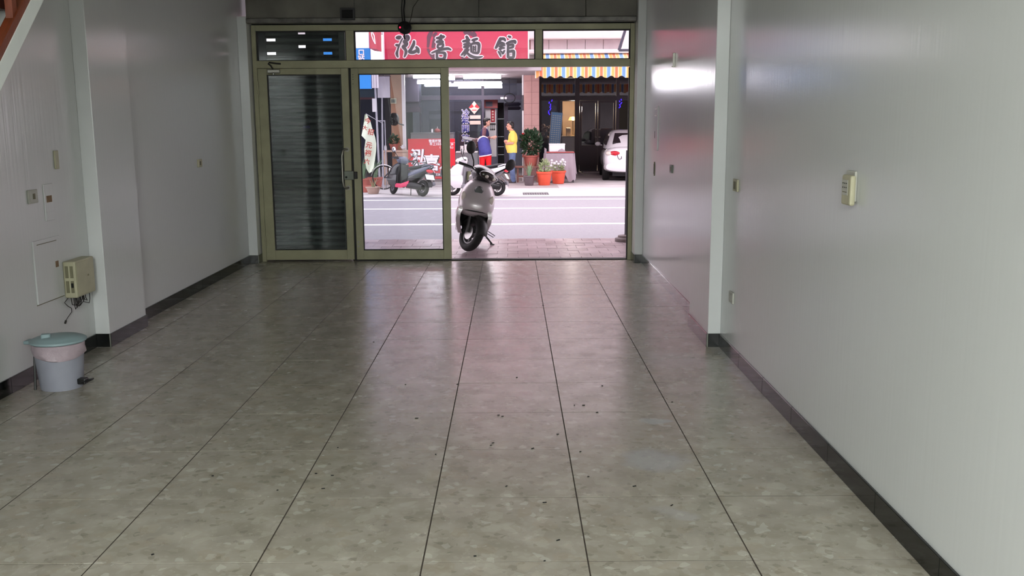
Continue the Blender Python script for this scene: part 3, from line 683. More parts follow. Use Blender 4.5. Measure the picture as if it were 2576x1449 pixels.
RG = [[[(850, 70, 60), (810, 150, 70), (800, 240, 50), (790, 330, 40)], [(860, 110, 10), (900, 150, 30), (890, 240, 50), (880, 330, 60)], [(790, 360, 40), (830, 450, 40), (900, 530, 50)], [(930, 90, 50), (880, 140, 40)], [(860, 420, 50), (900, 500, 50), (930, 540, 40)]],
      [[(1420, 80, 60), (1490, 90, 70), (1560, 120, 60), (1600, 170, 50)], [(1570, 80, 50), (1600, 130, 50)], [(1370, 500, 40), (1430, 540, 50), (1560, 530, 40)]]]
for g in RG: sgp(brush(g, 0, YS-.0035, .0035), 'rose_print', 'rose_grey')
for g in GL:
    sgp(brush(g, .032, YS-.008, .006), 'character_outline', 'sign_white'); sgp(brush(g, .007, YS-.024, .006), 'character', 'ink')

# --- striped awning
aw_cols = [(.07, (250, 236, 214)), (.20, (245, 176, 104)), (.03, (250, 236, 214)), (.20, (232, 120, 84)), (.03, (250, 236, 214)), (.21, (245, 182, 110)), (.03, (250, 236, 214)), (.23, (112, 152, 204))]
stripes('awning_cloth', aw_cols, .40)
xa, xb = at(1346, 185, Y=25.9).x, 7.2
z1, z0 = at(1460, 164, Y=25.9).z, at(1460, 196, Y=25.9).z; z2 = at(1460, 134, Y=26.8).z
aw = thing('awning', 'striped orange and blue cloth awning with scalloped valance over the dark shop', 'awning', (xa, 25.9, z0))
n = 140; top = []; bot = []; Lw = xb-xa
rings = []
for k in range(n+1):
    x = Lw*k/n; ph = (x/.27) % 1
    lip = .055*(1-min(1, abs(ph-.5)*3.2)**2) if abs(ph-.5) < .32 else 0
    rings.append([(x, 0, lip), (x, 0, z1-z0), (x, .012, z1-z0), (x, .012, lip)])
va = MB().loft(rings).build('valance', 'awning_cloth', aw)
MB().prism([(0, z1-z0), (.9, z2-z0), (.9, z2-z0+.015), (0, z1-z0+.015)], 0, Lw, 'x').build('slope', 'awning_cloth', aw)
for x in (.02, Lw/2, Lw-.02): MB().tube([(x, .02, z1-z0-.02), (x, .9, z2-z0-.03)], .016, 8).build('arm', 'pole_dark', aw)

# --- right-hand shop front
RS = 33.0
rs = thing('dark_shop_front', 'dark maroon framed glass shop front with double doors under the striped awning', 'shop front', (at(1460, 430, Y=RS).x, RS, G+.014))
def rsp(mb, n, m, **k):
    o = mb.build(n, m, rs, **k); o.location = -rs.location; return o
zt, zh0, zh1, zs = [at(1460, p, Y=RS).z for p in (196, 243, 253, 424)]; zf = G+.015
xl = x_pl+.06; X = lambda p: at(p, 330, Y=RS).x
rsp(box(xl, 8.9, RS, RS+.1, zh1, zh0), 'lintel', 'frame_maroon')
rsp(box(xl, 8.9, RS, RS+.1, zt, zt+1.2), 'head', 'frame_maroon')
posts = [(1355, 1362), (1446, 1457), (1549, 1557), (1640, 1650)]
for p, q in posts: rsp(box(X(p), X(q), RS-.02, RS+.1, zf, zt), 'post', 'frame_maroon')
rsp(box(X(1404), X(1408), RS, RS+.06, zf, zh1), 'mullion', 'frame_maroon')
for (p, q) in ((1362, 1446), (1457, 1549), (1557, 1640)):
    rsp(box(X(p)+.005, X(q)-.005, RS+.03, RS+.036, zh0+.005, zt-.005), 'transom_pane', 'shop_glass_dark')
for (p, q) in ((1362, 1404), (1408, 1446)):
    rsp(box(X(p)+.005, X(q)-.005, RS+.03, RS+.036, zf+.12, zh1-.005), 'window_pane', 'shop_glass')
rsp(box(X(1362), X(1446), RS, RS+.08, zf, zf+.115), 'window_sill', 'frame_maroon')
for (p, q) in ((1458, 1503), (1504, 1548)):
    d = rsp(box(X(p), X(p)+.07, RS, RS+.05, zf+.01, zh1-.01), 'door', 'frame_maroon')
    for mb in (box(X(q)-.07, X(q), RS, RS+.05, zf+.01, zh1-.01), box(X(p)+.07, X(q)-.07, RS, RS+.05, zf+.01, zf+.9), box(X(p)+.07, X(q)-.07, RS, RS+.05, zh1-.08, zh1-.01)):
        mb.build('door_frame', 'frame_maroon', d)
    box(X(p)+.075, X(q)-.075, RS+.02, RS+.026, zf+.905, zh1-.085).build('door_pane', 'shop_glass_dark', d)
    hx = X(q)-.035 if p == 1458 else X(p)+.035
    for pz in (325, 345):
        z = at(1503, pz, Y=RS).z; MB().tube([(hx, RS-.01, z), (hx, RS-.05, z), (hx+(-.05 if p == 1458 else .05), RS-.05, z)], .014, 8).build('lever_handle', 'steel', d)
rsp(box(X(1462), X(1545), RS-.9, RS-.2, zf, zf+.04), 'door_mat_step', 'concrete_mid')
# what stands behind the window of the dark shop
mat('wood_tan', (206, 152, 84), .5, var=.15, scale=3); mat('cab_white', (216, 210, 196), .5); mat('brass', (214, 170, 96), .3, metal=.6, emit=.25); mat('cloth_beige', (196, 168, 130), .8, var=.1)
def inbox(name, label, cat, x0, y0, x1, y1, Y, d, m, part='body', **k):
    mb = pbox(x0, y0, x1, y1, Y, d); xs_ = [v[0] for v in mb.v]; zs_ = [v[2] for v in mb.v]
    c = Vector(((min(xs_)+max(xs_))/2, Y, min(zs_))); o = thing(name, label, cat, c)
    mb.xf(Matrix.Translation(-c)).build(part, m, o, **k); return o
o = inbox('wood_panel', 'tan wooden wall panel lit inside the dark shop window', 'panel', 1415, 255, 1447, 352, 36.5, .08, 'wood_tan')
o = inbox('shop_counter', 'white counter behind the window of the dark shop', 'counter', 1416, 345, 1452, 424.5, 34.6, .6, 'cab_white', bevel=.01)
hK = at(1434, 345, Y=34.6).z; MB().box(-.27, .27, -.03, .63, hK-o.location.z+.001, hK-o.location.z+.04).build('counter_top', 'cloth_beige', o)
o = inbox('paper_bag', 'creased beige paper bag on the white shop counter', 'bag', 1424, 320, 1436, 341, 34.7, .15, 'cloth_beige', bevel=.03)
o.location.z = hK+.0415
c = at(1435, 300, Y=34.9); o = thing('table_lamp', 'small brass table lamp glowing in the dark shop window', 'lamp', (c.x+.1, 35.05, hK+.0415))
MB().lathe([(.09, 0), (.09, .02), (.02, .04), (.02, c.z-hK-.0415)], 14).build('stand', 'brass', o, smooth=True)
MB().lathe([(.2, c.z-hK-.0415-.04), (.12, c.z-hK-.0415+.08), (.0, c.z-hK-.0415+.1)], 18).build('shade', 'brass', o, smooth=True)
l = bpy.data.lights.new('lamp', 'POINT'); l.energy = 320; l.color = (1, .82, .6); l.shadow_soft_size = .1; lo = bpy.data.objects.new('lamp_light', l); col.objects.link(lo); lo.parent = o; lo.location = (0, -.3, c.z-hK-.0415+.35)
mat('board_blue', (140, 192, 240), .5); mat('board_print', (226, 240, 250), .5)
c = at(1385, 352, Y=32.4); o = thing('display_board', 'tall pale blue checked board leaning against the shop window', 'board', (c.x, 32.4, zf+.018)); o.location.x += .05; o.rotation_euler = (R(-5), R(5), 0)
hb = at(1385, 283, Y=32.4).z-zf; hb0 = .55
[box(x0, x0+.03, 0, .03, 0, hb0).build('leg', 'white_gloss', o) for x0 in (-.15, .13)]
box(-.17, .18, 0, .03, hb0, hb).build('board', 'board_blue', o)
for k in range(int((hb-hb0-.1)/.07)):
    for j in range(4):
        box(-.14+j*.075, -.085+j*.075, -.004, 0, hb0+.06+k*.07, hb0+.10+k*.07).build('print_square', 'board_print', o)
for x0 in (-.19, .18): box(x0, x0+.015, -.006, .035, hb0, hb).build('edge', 'white_gloss', o)
c = at(1382, 374, Y=33.45); o = thing('dark_chair', 'dark green folding chair behind the window under the blue board', 'chair', (c.x, 33.55, zf)); mat('chair_green', (40, 58, 58), .6)
box(-.28, .22, -.2, .2, .42, .47).build('seat', 'chair_green', o); box(-.28, .22, .18, .22, .47, c.z-zf+.18).build('backrest', 'chair_green', o)
for x in (-.26, .18):
    for y in (-.18, .18): box(x, x+.03, y-.015, y+.015, 0, .42).build('leg', 'chair_green', o)
c = at(1392, 273, Y=33.9); o = thing('wall_clock', 'pale round clock hanging inside the dark shop window', 'clock', c); mat('clock_face', (120, 120, 130), .5)
MB().lathe([(.11, 0), (.12, .0), (.12, .04), (.0, .04)], 24, ax='y').build('rim', 'frame_purple', o, smooth=True); MB().lathe([(.0, -.006), (.105, -.004), (.105, 0)], 24, ax='y').build('dial', 'clock_face', o)
mat('blossom', (150, 118, 92), .8, var=.2)
c = at(1371, 330, Y=34.3); o = thing('dried_flowers', 'bunch of dried beige flowers at the edge of the shop window', 'flowers', (c.x, 34.3, zf)); random.seed(5)
hh = c.z-zf
MB().lathe([(.1, 0), (.13, .3), (.07, .5), (.09, .6)], 14).build('vase', 'chair_green', o, smooth=True)
for k in range(12):
    p = Vector((random.uniform(-.12, .17), random.uniform(-.1, .1), hh+random.uniform(-.22, .2)))
    MB().tube([(0, 0, .55), p*.9, p], .006, 5).build('stem', 'chair_green', o); MB().ball(p, random.uniform(.04, .07), 8, 6).build('flower_head', 'blossom', o, smooth=True)
mat('led_blue', (52, 30, 255), .4, emit=5)
for (pts, lab) in (([(1386, 252), (1383, 262), (1385, 272), (1381, 282), (1379, 290)], 'string of blue lights hanging beside the round clock'), ([(1560, 250), (1562, 258), (1559, 265), (1560, 273)], 'string of blue lights hanging above the white car')):
    c = at(*pts[0], Y=RS-.12); o = thing('light_string', lab, 'lights', c)
    P_ = [at(*p, Y=RS-.12)-c for p in pts]; MB().tube(P_, .004, 5).build('cord', 'pole_dark', o)
    random.seed(2)
    for i in range(len(P_)-1):
        for k in range(4):
            q = P_[i].lerp(P_[i+1], k/4)+Vector((random.uniform(-.04, .04), -.01, 0)); MB().ball(q, .014, 6, 4).build('bulb', 'led_blue', o)

# --- noodle shop front
ns = thing('noodle_shop_front', 'grey framed glass shop front with blue lettering under bright tube lamps', 'shop front', (-1.2, SF, G+.1))
def nsp(mb, n, m, **k):
    o = mb.build(n, m, ns, **k); o.location = -ns.location; return o
xw0, xw1 = at(1100, 300, Y=SF).x, at(1216, 300, Y=SF).x
nsp(box(at(1056, 240, Y=SF).x, x_pl-.06, SF-.03, SF+.1, at(1216, 251, Y=SF).z, at(1216, 240, Y=SF).z), 'beam', 'frame_purple')
for p, q, b2 in ((1212, 1218, 400), (1125, 1130, 400), (1056, 1059, 345)):
    nsp(box(at(p, 300, Y=SF).x, at(q, 300, Y=SF).x, SF-.02, SF+.08, G+.1, zc-.003), 'mullion', 'frame_purple')
nsp(pbox(1060, 198, 1212, 240, SF+.03, .006), 'upper_pane', 'shop_glass'); nsp(pbox(1218, 200, 1300, 240, SF+.03, .006), 'upper_pane', 'shop_glass')
nsp(pbox(1131, 252, 1211, 388, SF+.03, .006), 'window_pane', 'shop_glass')
nsp(pbox(1060, 252, 1124, 338, SF+.03, .006), 'window_pane', 'shop_glass')
nsp(box(at(1059, 300, Y=SF).x, at(1212, 300, Y=SF).x, SF, SF+.08, G+.1, at(1170, 390, Y=SF).z), 'plinth', 'shop_grey')
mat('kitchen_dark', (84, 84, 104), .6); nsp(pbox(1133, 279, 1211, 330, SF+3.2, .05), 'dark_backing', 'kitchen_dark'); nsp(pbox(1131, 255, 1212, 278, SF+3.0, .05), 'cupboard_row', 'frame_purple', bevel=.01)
mat('letter_blue', (40, 44, 140), .5)
for ch, py in (('冷', 286), ('氣', 303), ('開', 325), ('放', 348)):
    c = at(1171, py, Y=SF); s = .25
    text(ch, s, 'sign_white', ns, (c.x+1.2, -.006, c.z-G-.1), name='letter_outline', bold=.012, extrude=.001)
    text(ch, s, 'letter_blue', ns, (c.x+1.2, -.010, c.z-G-.1), name='letter', bold=.002, extrude=.001)
mat('decal_red', (206, 40, 50), .5); mat('decal_cream', (240, 206, 196), .5)
c = at(1193, 271, Y=SF); q = .2
dd = nsp(MB().prism([(c.x, c.z-q), (c.x+q*.85, c.z), (c.x, c.z+q), (c.x-q*.85, c.z)], SF-.006, SF-.002), 'diamond_sticker', 'decal_cream')
MB().prism([(c.x-q*.85, c.z), (c.x-q*.35, c.z+q*.58), (c.x-.01, c.z+q*.15), (c.x-q*.45, c.z-.01)], SF-.009, SF-.006).build('print', 'decal_red', dd)
MB().prism([(c.x+q*.85, c.z), (c.x+q*.35, c.z+q*.58), (c.x+.01, c.z+q*.15), (c.x+q*.45, c.z-.01)], SF-.009, SF-.006).build('print', 'decal_red', dd)
MB().prism([(c.x-q*.4, c.z-.06), (c.x+q*.4, c.z-.06), (c.x+q*.32, c.z-.085), (c.x-q*.32, c.z-.085)], SF-.009, SF-.006).build('print', 'decal_red', dd)
for y0_, y1_ in ((290, 299), (304, 313)):
    d3 = nsp(pbox(1182, y0_, 1209, y1_, SF-.006, .004), 'notice_strip', 'decal_cream')
nsp(pbox(1259, 244, 1275, 249.5, SF-.04, .01), 'white_label', 'white_gloss')
# tube lamps of the noodle shop
mat('tube_glow', (255, 250, 255), .3, emit=30)
def shop_tube(px0, px1, py, Y, lab):
    a, b2 = at(px0, py, Y=Y), at(px1, py, Y=Y); o = thing('tube_lamp', lab, 'lamp', (a+b2)/2)
    L = abs(b2.x-a.x)/2
    box(-L, L, -.06, .06, .045, .085).build('lamp_housing', 'lamp_housing', o)
    for s in (-.035, .035): MB().tube([(-L, s, .0), (L, s, .0)], .045, 8).build('lamp_tube', 'tube_glow', o)
    for s in (-L*.6, L*.6): MB().tube([(s, 0, .08), (s, 0, max(.1, zc-o.location.z-.002))], .008, 6).build('hanger', 'pole_dark', o)
shop_tube(1040, 1108, 193, 27.6, 'bright tube lamp hanging above the red menu board')
shop_tube(1118, 1144, 197, 27.6, 'short bright tube lamp between the two long ones')
shop_tube(1166, 1260, 194, 27.6, 'bright tube lamp hanging above the blue window lettering')
shop_tube(1142, 1262, 212, 28.9, 'bright tube lamp hanging close to the noodle shop window')
shop_tube(1050, 1108, 207, 28.9, 'bright tube lamp hanging over the steel kitchen counter')
shop_tube(1070, 1200, 214, 31.6, 'added tube lamp brightening the noodle shop behind the glass')  # extra lamp, added to brighten the kitchen
# kitchen
o = inbox('range_hood', 'dark hanging range hood in the noodle kitchen', 'hood', 1016, 192, 1054, 258, 29.2, .7, 'frame_purple', bevel=.03)
mat('hood_dark', (70, 58, 74), .5)
MB().box(-.25, .25, -.02, .68, -.28, -.14).build('hood_filter', 'hood_dark', o); MB().box(-.2, .2, .1, .6, -.14, 0).build('hood_neck', 'frame_purple', o)
o = inbox('kitchen_counter', 'long stainless steel counter behind the red menu board', 'counter', 1034, 336, 1142, 440, 28.6, .7, 'stainless', bevel=.01)
MB().box(-.64, .64, -.03, .73, at(1085, 336, Y=28.6).z-o.location.z, at(1085, 336, Y=28.6).z-o.location.z+.03).build('worktop', 'stainless', o)
zt_ = at(1085, 336, Y=28.6).z+.031
mat('pot_red', (150, 60, 62), .4)
o = thing('teapot', 'small dark red teapot on the steel counter', 'teapot', (at(1100, 330, Y=28.8).x, 28.8, zt_))
MB().lathe([(.07, 0), (.085, .02), (.09, .06), (.06, .10), (.03, .115), (.0, .117)], 18).build('body', 'pot_red', o, smooth=True); MB().tube([(.08, 0, .04), (.13, 0, .08), (.14, 0, .1)], [.02, .014, .01], 8).build('spout', 'pot_red', o, smooth=True)
MB().tube([(0, 0, .11), (.005, 0, .17)], .008, 6).build('knob', 'white_gloss', o)
o = thing('jar', 'small pale jar beside the red teapot', 'jar', (at(1087, 332, Y=28.8).x, 28.8, zt_))
MB().lathe([(.032, 0), (.032, .08), (.028, .085), (.028, .1), (0, .1)], 14).build('body', 'white_gloss', o, smooth=True); MB().lathe([(.034, .1), (.034, .115), (0, .115)], 14).build('lid', 'steel', o)
o = inbox('refrigerator', 'grey glass door refrigerator in the noodle kitchen', 'refrigerator', 1080, 277, 1122, 400, 31, .6, 'shop_grey', bevel=.01)
MB().box(-.24, .24, -.02, 0, .3, 1.25).build('door', 'stainless', o); MB().box(-.26, .26, -.03, 0, 1.28, 1.42).build('top_panel', 'white_gloss', o)
o = inbox('steel_cabinet', 'pale steel cabinet under the white bowls', 'cabinet', 1146, 384, 1203, 440, 28.2, .5, 'stainless', bevel=.01)
hC = at(1170, 384, Y=28.2).z-o.location.z
for k in (-1, 1): MB().box(-.3+.31*(k > 0), -.02+.31*(k > 0), -.015, 0, .05, hC-.14).build('door', 'stainless', o)
MB().box(-.32, .32, -.02, .52, hC, hC+.03).build('worktop', 'white_gloss', o)
random.seed(9)
for k, (px, hpx) in enumerate(((1162, 18), (1172, 22), (1181, 20), (1190, 14))):
    hh = hpx/89*.8
    o = thing('cup_stack', ('stack of white paper bowls nearest the red menu board', 'tallest stack of white paper bowls on the pale steel cabinet', 'second tallest stack of white paper bowls on the steel cabinet', 'lowest stack of white paper bowls on the pale steel cabinet')[k], 'cups', (at(px, 380, Y=28.4).x, 28.4+.02*(k % 2), o_z if k else at(1170, 384, Y=28.2).z+.031), group='stacks on the steel cabinet')
    o_z = o.location.z
    n_ = 3
    for j in range(n_): MB().lathe([(.035, j*hh/n_), (.045, j*hh/n_+.002), (.048, (j+1)*hh/n_-.002), (.04, (j+1)*hh/n_)], 14).build('bowl', 'white_gloss', o, smooth=True)
o = thing('steel_tray', 'tilted stainless tray resting over the white bowls', 'tray', (at(1180, 352, Y=28.5).x, 28.75, at(1170, 384, Y=28.2).z+.03)); hT = at(1180, 350, Y=28.5).z-o.location.z
MB().cbox((0, 0, hT), (.42, .3, .05), Euler((.2, R(12), 0))).build('pan', 'stainless', o, bevel=.015); MB().box(-.16, -.13, -.02, .02, 0, hT-.02).build('support', 'stainless', o); MB().box(.13, .16, -.02, .02, 0, hT-.05).build('support', 'stainless', o)
o = inbox('white_cupboard', 'tall white cupboard with red notice inside the noodle shop', 'cupboard', 1221, 273, 1249, 394, 30.6, .5, 'white_gloss', bevel=.01)
hW = at(1235, 273, Y=30.6).z-o.location.z
mat('notice_red', (190, 40, 60), .6)
nt_ = MB().box(.0, .13, -.01, 0, hW-.42, hW-.02).build('red_notice', 'notice_red', o)
for k in range(4): MB().box(.035, .095, -.014, -.01, hW-.12-k*.085, hW-.07-k*.085).build('print', 'decal_cream', nt_)
MB().box(-.03, .15, -.03, 0, hW-.50, hW-.46).build('rack', 'black_plastic', o)
for k in range(3):
    MB().tube([(k*.055, -.02, hW-.5), (k*.055, -.02, hW-.62)], .006, 6).build('utensil', 'black_plastic', o); MB().ball((k*.055, -.02, hW-.65), (.02, .01, .03), 8, 6).build('utensil', 'black_plastic', o)
o = inbox('red_cabinet', 'dark red wall cabinet above the white cupboard', 'cabinet', 1218, 251, 1252, 272, 30.4, .4, 'pot_red', bevel=.008); MB().box(-.16, .05, -.012, 0, .05, .2).build('door_panel', 'frame_purple', o)
o = inbox('shelf_rack', 'dark metal shelf rack in the noodle shop doorway', 'shelf', 1252, 258, 1268, 440, 31, .4, 'dark_room2'); 
for pz in (300, 345, 370, 390): MB().box(-.1, .1, -.02, 0, at(1260, pz, Y=31).z-o.location.z, at(1260, pz, Y=31).z-o.location.z+.025).build('shelf_edge', 'stainless', o)
o = inbox('dark_door', 'dark open door leaf in the noodle shop doorway', 'door', 1269, 260, 1278, 434, 30.8, .8, 'frame_purple')
MB().ball((0, -.03, .95), .03, 8, 6).build('door_knob', 'steel', o)
for k in range(2):
    c = at(1290, 262+k*10, Y=31.8); o = thing('rolled_bag', ('upper dark rolled bag hanging in the noodle shop doorway', 'lower dark rolled bag hanging in the noodle shop doorway')[k], 'bag', c, group='rolled bags on the doorway shelf'); MB().tube([(-.26, 0, 0), (-.2, 0, .0), (.2, 0, 0), (.26, 0, 0)], [.03, .06, .06, .03], 10).build('roll', 'frame_purple', o, smooth=True); MB().tube([(-.1, 0, .061), (-.1, -.05, 0), (-.1, 0, -.061)], .006, 5).build('strap', 'black_plastic', o)
c = at(1282, 247, Y=SF-.3); o = thing('hanging_basket', 'round wire basket hoop hanging in the doorway', 'basket', c)
MB().tube([(.17*math.cos(t), 0, .14*math.sin(t)) for t in [2*math.pi*k/20 for k in range(21)]], .012, 6).build('hoop', 'black_plastic', o, smooth=True); MB().tube([(0, 0, .14), (0, 0, zc-c.z-.002)], .005, 5).build('cord', 'black_plastic', o)
# wall fan and small things at the tan pillar
c = at(992, 300, Y=26.6); o = thing('electric_fan', 'black round fan fixed on the tan pillar', 'fan', c); o.rotation_euler.z = R(-50)
MB().lathe([(.17, -.05), (.175, -.03), (.175, .03), (.15, .06), (.165, .03), (.165, -.03), (.16, -.05)], 24, ax='y').build('guard_ring', 'black_plastic', o, smooth=True)
for k in range(12):
    t = math.pi*2*k/12; MB().tube([(0, -.07, 0), (.1*math.cos(t), -.065, .1*math.sin(t)), (.168*math.cos(t), -.03, .168*math.sin(t))], .004, 4).build('guard_wire', 'black_plastic', o)
for k in range(3): MB().loft([[(.02, -.02, -.02), (.15, -.03, -.06), (.15, -.01, .06), (.02, 0, .02)], [(.02, -.016, -.02), (.15, -.026, -.06), (.15, -.006, .06), (.02, .004, .02)]]).xf(Matrix.Rotation(k*2.094, 4, 'Y')).build('blade', 'pole_dark', o)
MB().lathe([(.0, -.03), (.05, -.02), (.05, .1), (.03, .14), (0, .15)], 14, ax='y').build('motor', 'black_plastic', o, smooth=True)
MB().tube([(0, .1, 0), (.0, .14, -.12), (.0, .3, -.16)], .018, 8).build('bracket', 'black_plastic', o)
o = inbox('notice_board', 'small pale green notice fixed on the tan pillar', 'notice', 982, 247, 997, 261, 26.96, .03, 'cream_plastic'); MB().box(-.06, .06, -.004, 0, .03, .12).build('print', 'lock_grey', o)
# left neighbour: light box, blue sign, cloth, poles
mat('sign_blue', (44, 138, 220), .45); mat('cloth_white', (214, 208, 216), .8, bump=.4, bscale=6); mat('light_box', (250, 248, 250), .4, emit=.25); mat('swirl_red', (196, 84, 100), .5); mat('teal_dark', (24, 52, 70), .6); mat('beam_red', (70, 22, 36), .6)
o = inbox('light_box_sign', 'white projecting light box with red swirled side above the blue sign', 'sign', 893, 76, 927, 121, 24.2, .06, 'light_box', bevel=.01)
zl = 1.1; hL = at(910, 60, Y=24.2).z-o.location.z
MB().prism([(.172, .0), (.172, hL), (.35, hL), (.35, -.02)], .06, 1.0, 'y').build('side_body', 'swirl_red', o)
MB().tube([(.22, .055, hL-.02), (.24, .055, .3), (.28, .055, .18), (.32, .055, .1), (.30, .055, .3), (.24, .055, .42)], .014, 6).build('swirl', 'sign_white', o)
o = inbox('blue_sign', 'bright blue hanging sign with white characters beside the red fascia', 'sign', 778, 88, 932, 224, 25.0, .12, 'sign_blue', bevel=.01)
for ch, py in (('口', 133), ('站', 147)):
    c = at(909, py, Y=25.0)-o.location; text(ch, .17, 'sign_white', o, (c.x, -.006, c.z), bold=.006)
xE_ = at(931, 160, Y=25.0).x-o.location.x
for x_ in (-.3, .3): MB().tube([(x_, .1, 1.0), (x_, .1, zc+.1-o.location.z), (x_, .62, zc+.1-o.location.z)], .02, 8).build('bracket', 'pole_dark', o)
for y_ in (.2,): 
    rings = []
    for k in range(15):
        x = xE_+k*.014; rings.append([(x, .02+.03*math.sin(k*1.4), .02), (x, .02+.02*math.sin(k*1.4), .42), (x, .03+.02*math.sin(k*1.4), .42), (x, .03+.03*math.sin(k*1.4), .02)])
    MB().loft(rings).build('side_drape', 'cloth_white', o, smooth=True)
o = inbox('teal_blind', 'dark teal blind with red hem in the shop left of the tan pillar', 'blind', 880, 226, 944, 245, 27.5, .1, 'teal_dark'); MB().box(-.35, .35, -.01, .1, -.06, 0).build('hem', 'beam_red', o)
o = inbox('cloth_banner', 'creased white cloth hanging beside the tan pillar', 'cloth', 949, 192, 981, 246, 26.2, .004, 'cloth_white'); ob = o.children[0]; bpy.data.objects.remove(ob)
hB = at(965, 192, Y=26.2).z-o.location.z; rings = []
for k in range(13):
    x = -.17+k*.34/12; rings.append([(x, .02*math.sin(k*.9), 0), (x, .012*math.sin(k*.9+1), hB*.5), (x, 0, hB), (x, .008, hB), (x, .008+.012*math.sin(k*.9+1), hB*.5), (x, .008+.02*math.sin(k*.9), 0)])
MB().loft(rings).build('cloth', 'cloth_white', o, smooth=True); MB().tube([(-.2, .01, hB), (.2, .01, hB)], .012, 6).build('rod', 'pole_dark', o); MB().tube([(0, .01, hB), (0, .01, zc-o.location.z-.003)], .008, 5).build('hanger', 'pole_dark', o)
mat('pole_grey', (176, 174, 184), .4, metal=.4)
def post(px0, py0, px1, Y, lab, r=.028):
    a = at(px0, py0, Y=Y); o = thing('metal_post', lab, 'post', (at(px1, 440, Y=Y).x, Y, G+.006)); MB().tube([(0, 0, 0), (a.x-o.location.x, 0, a.z-o.location.z)], r, 10).build('tube', 'pole_grey', o, smooth=True); MB().lathe([(.06, 0), (.06, .02), (r, .03)], 12).build('foot', 'pole_grey', o); return o
o = post(944, 222, 955, 26.05, 'slightly leaning grey metal post beside the flag'); MB().box(-.14, -.03, -.03, .03, 2.0, 2.35).build('junction_box', 'white_gloss', o)
o = post(961, 246, 962, 26.4, 'straight grey metal post below the white cloth', .02); MB().box(-.1, .12, -.03, .03, at(962, 306, Y=26.4).z-G, at(962, 303, Y=26.4).z-G).build('cross_bar', 'pole_grey', o)
MB().tube([(.11, 0, 0), (.11, 0, at(962, 306, Y=26.4).z-G)], .014, 8).build('tube', 'pole_grey', o)
mat('flag_cloth', (222, 232, 210), .75); mat('flag_red', (176, 62, 52), .6)
c = at(920, 286, Y=24.4); base = at(936, 470, Y=24.4)
o = thing('advert_flag', 'pale green cloth flag with red characters drooping beside the potted aloes', 'flag', (base.x, 24.4, G+.006))
tipz = c.z-o.location.z; tx = c.x-base.x
MB().tube([(.25, .3, 0), (.28, .3, tipz-.25), (tx, 0, tipz)], .009, 6).build('flag_pole', 'pole_grey', o, smooth=True)
edge = [(918, 288, 924, 288), (915, 306, 932, 306), (911, 330, 938, 330), (909, 341, 943, 345), (920, 352, 946, 362), (917, 375, 946, 380), (918, 400, 944, 400), (922, 425, 940, 425), (928, 436, 936, 432)]
rings = []
for i, (x0, yy0, x1, yy1) in enumerate(edge):
    p, q = at(x0, yy0, Y=24.4)-o.location, at(x1, yy1, Y=24.4)-o.location; row = []
    for k in range(7):
        t = k/6; m_ = p.lerp(q, t); row.append((m_.x, .05*math.sin(t*5+i*.9), m_.z))
    rings.append(row+[(x_, y_+.006, z_) for x_, y_, z_ in row[::-1]])
MB().loft(rings).build('flag_cloth', 'flag_cloth', o, smooth=True)
for ch, px, py, s in (('今', 926, 305, .16), ('大', 919, 322, .12), ('招', 934, 333, .16), ('元', 929, 366, .17), ('福', 927, 386, .17), ('六', 924, 407, .15)):
    p = at(px, py, Y=24.4)-o.location; text(ch, s, 'flag_red', o, (p.x, -.075, p.z), rot=(R(90), R(14), 0), bold=.003)
# menu board
mat('menu_red', (206, 28, 48), .4, c2=(186, 40, 48), scale=2)
YM = 26.4; c = at(1086, 458, Y=YM); o = thing('menu_board', 'upright red menu board with white brush characters and opening hours', 'sign', (c.x, YM, G+.006))
a = at(1027, 400, Y=YM).x-c.x; b2 = at(1145, 400, Y=YM).x-c.x; hM = at(1086, 349, Y=YM).z-o.location.z; z_ = at(1086, 450, Y=YM).z-o.location.z
box(a, b2, 0, .03, z_, hM).build('panel', 'menu_red', o, bevel=.004)
for x in (a+.05, b2-.08): box(x, x+.03, .03, .06, 0, hM-.1).build('leg', 'pole_dark', o)
for s, px, py, sz in (('營業時間', 1094, 355, .085), ('早上10:00', 1097, 363, .085), ('30', 1137, 363, .075), ('(', 1107, 370.5, .07), ('休)', 1136, 370.5, .075)):
    p = at(px, py, Y=YM)-o.location; text(s, sz, 'sign_white', o, (p.x, -.006, p.z), bold=.0015)
p = at(1094, 358.8, Y=YM)-o.location; box(p.x-.15, p.x+.55, -.004, 0, p.z-.004, p.z+.001).build('rule_line', 'sign_white', o)
for s, px, py, sz in (('泓', 1054, 398, .46), ('喜', 1086, 412, .46), ('麵', 1056, 428, .42), ('館', 1120, 432, .3)):
    p = at(px, py, Y=YM)-o.location; text(s, sz, 'ink', o, (p.x+.008, -.004, p.z-.008), bold=.02, name='letter_shadow'); text(s, sz, 'sign_white', o, (p.x, -.009, p.z), bold=.012)
zz = at(1086, 439, Y=YM).z-o.location.z
box(a, b2, -.003, 0, zz-.05, zz+.04).build('dark_band', 'ink', o); text('326', .085, 'sign_white', o, (at(1102, 438, Y=YM).x-c.x, -.007, zz), bold=.001)

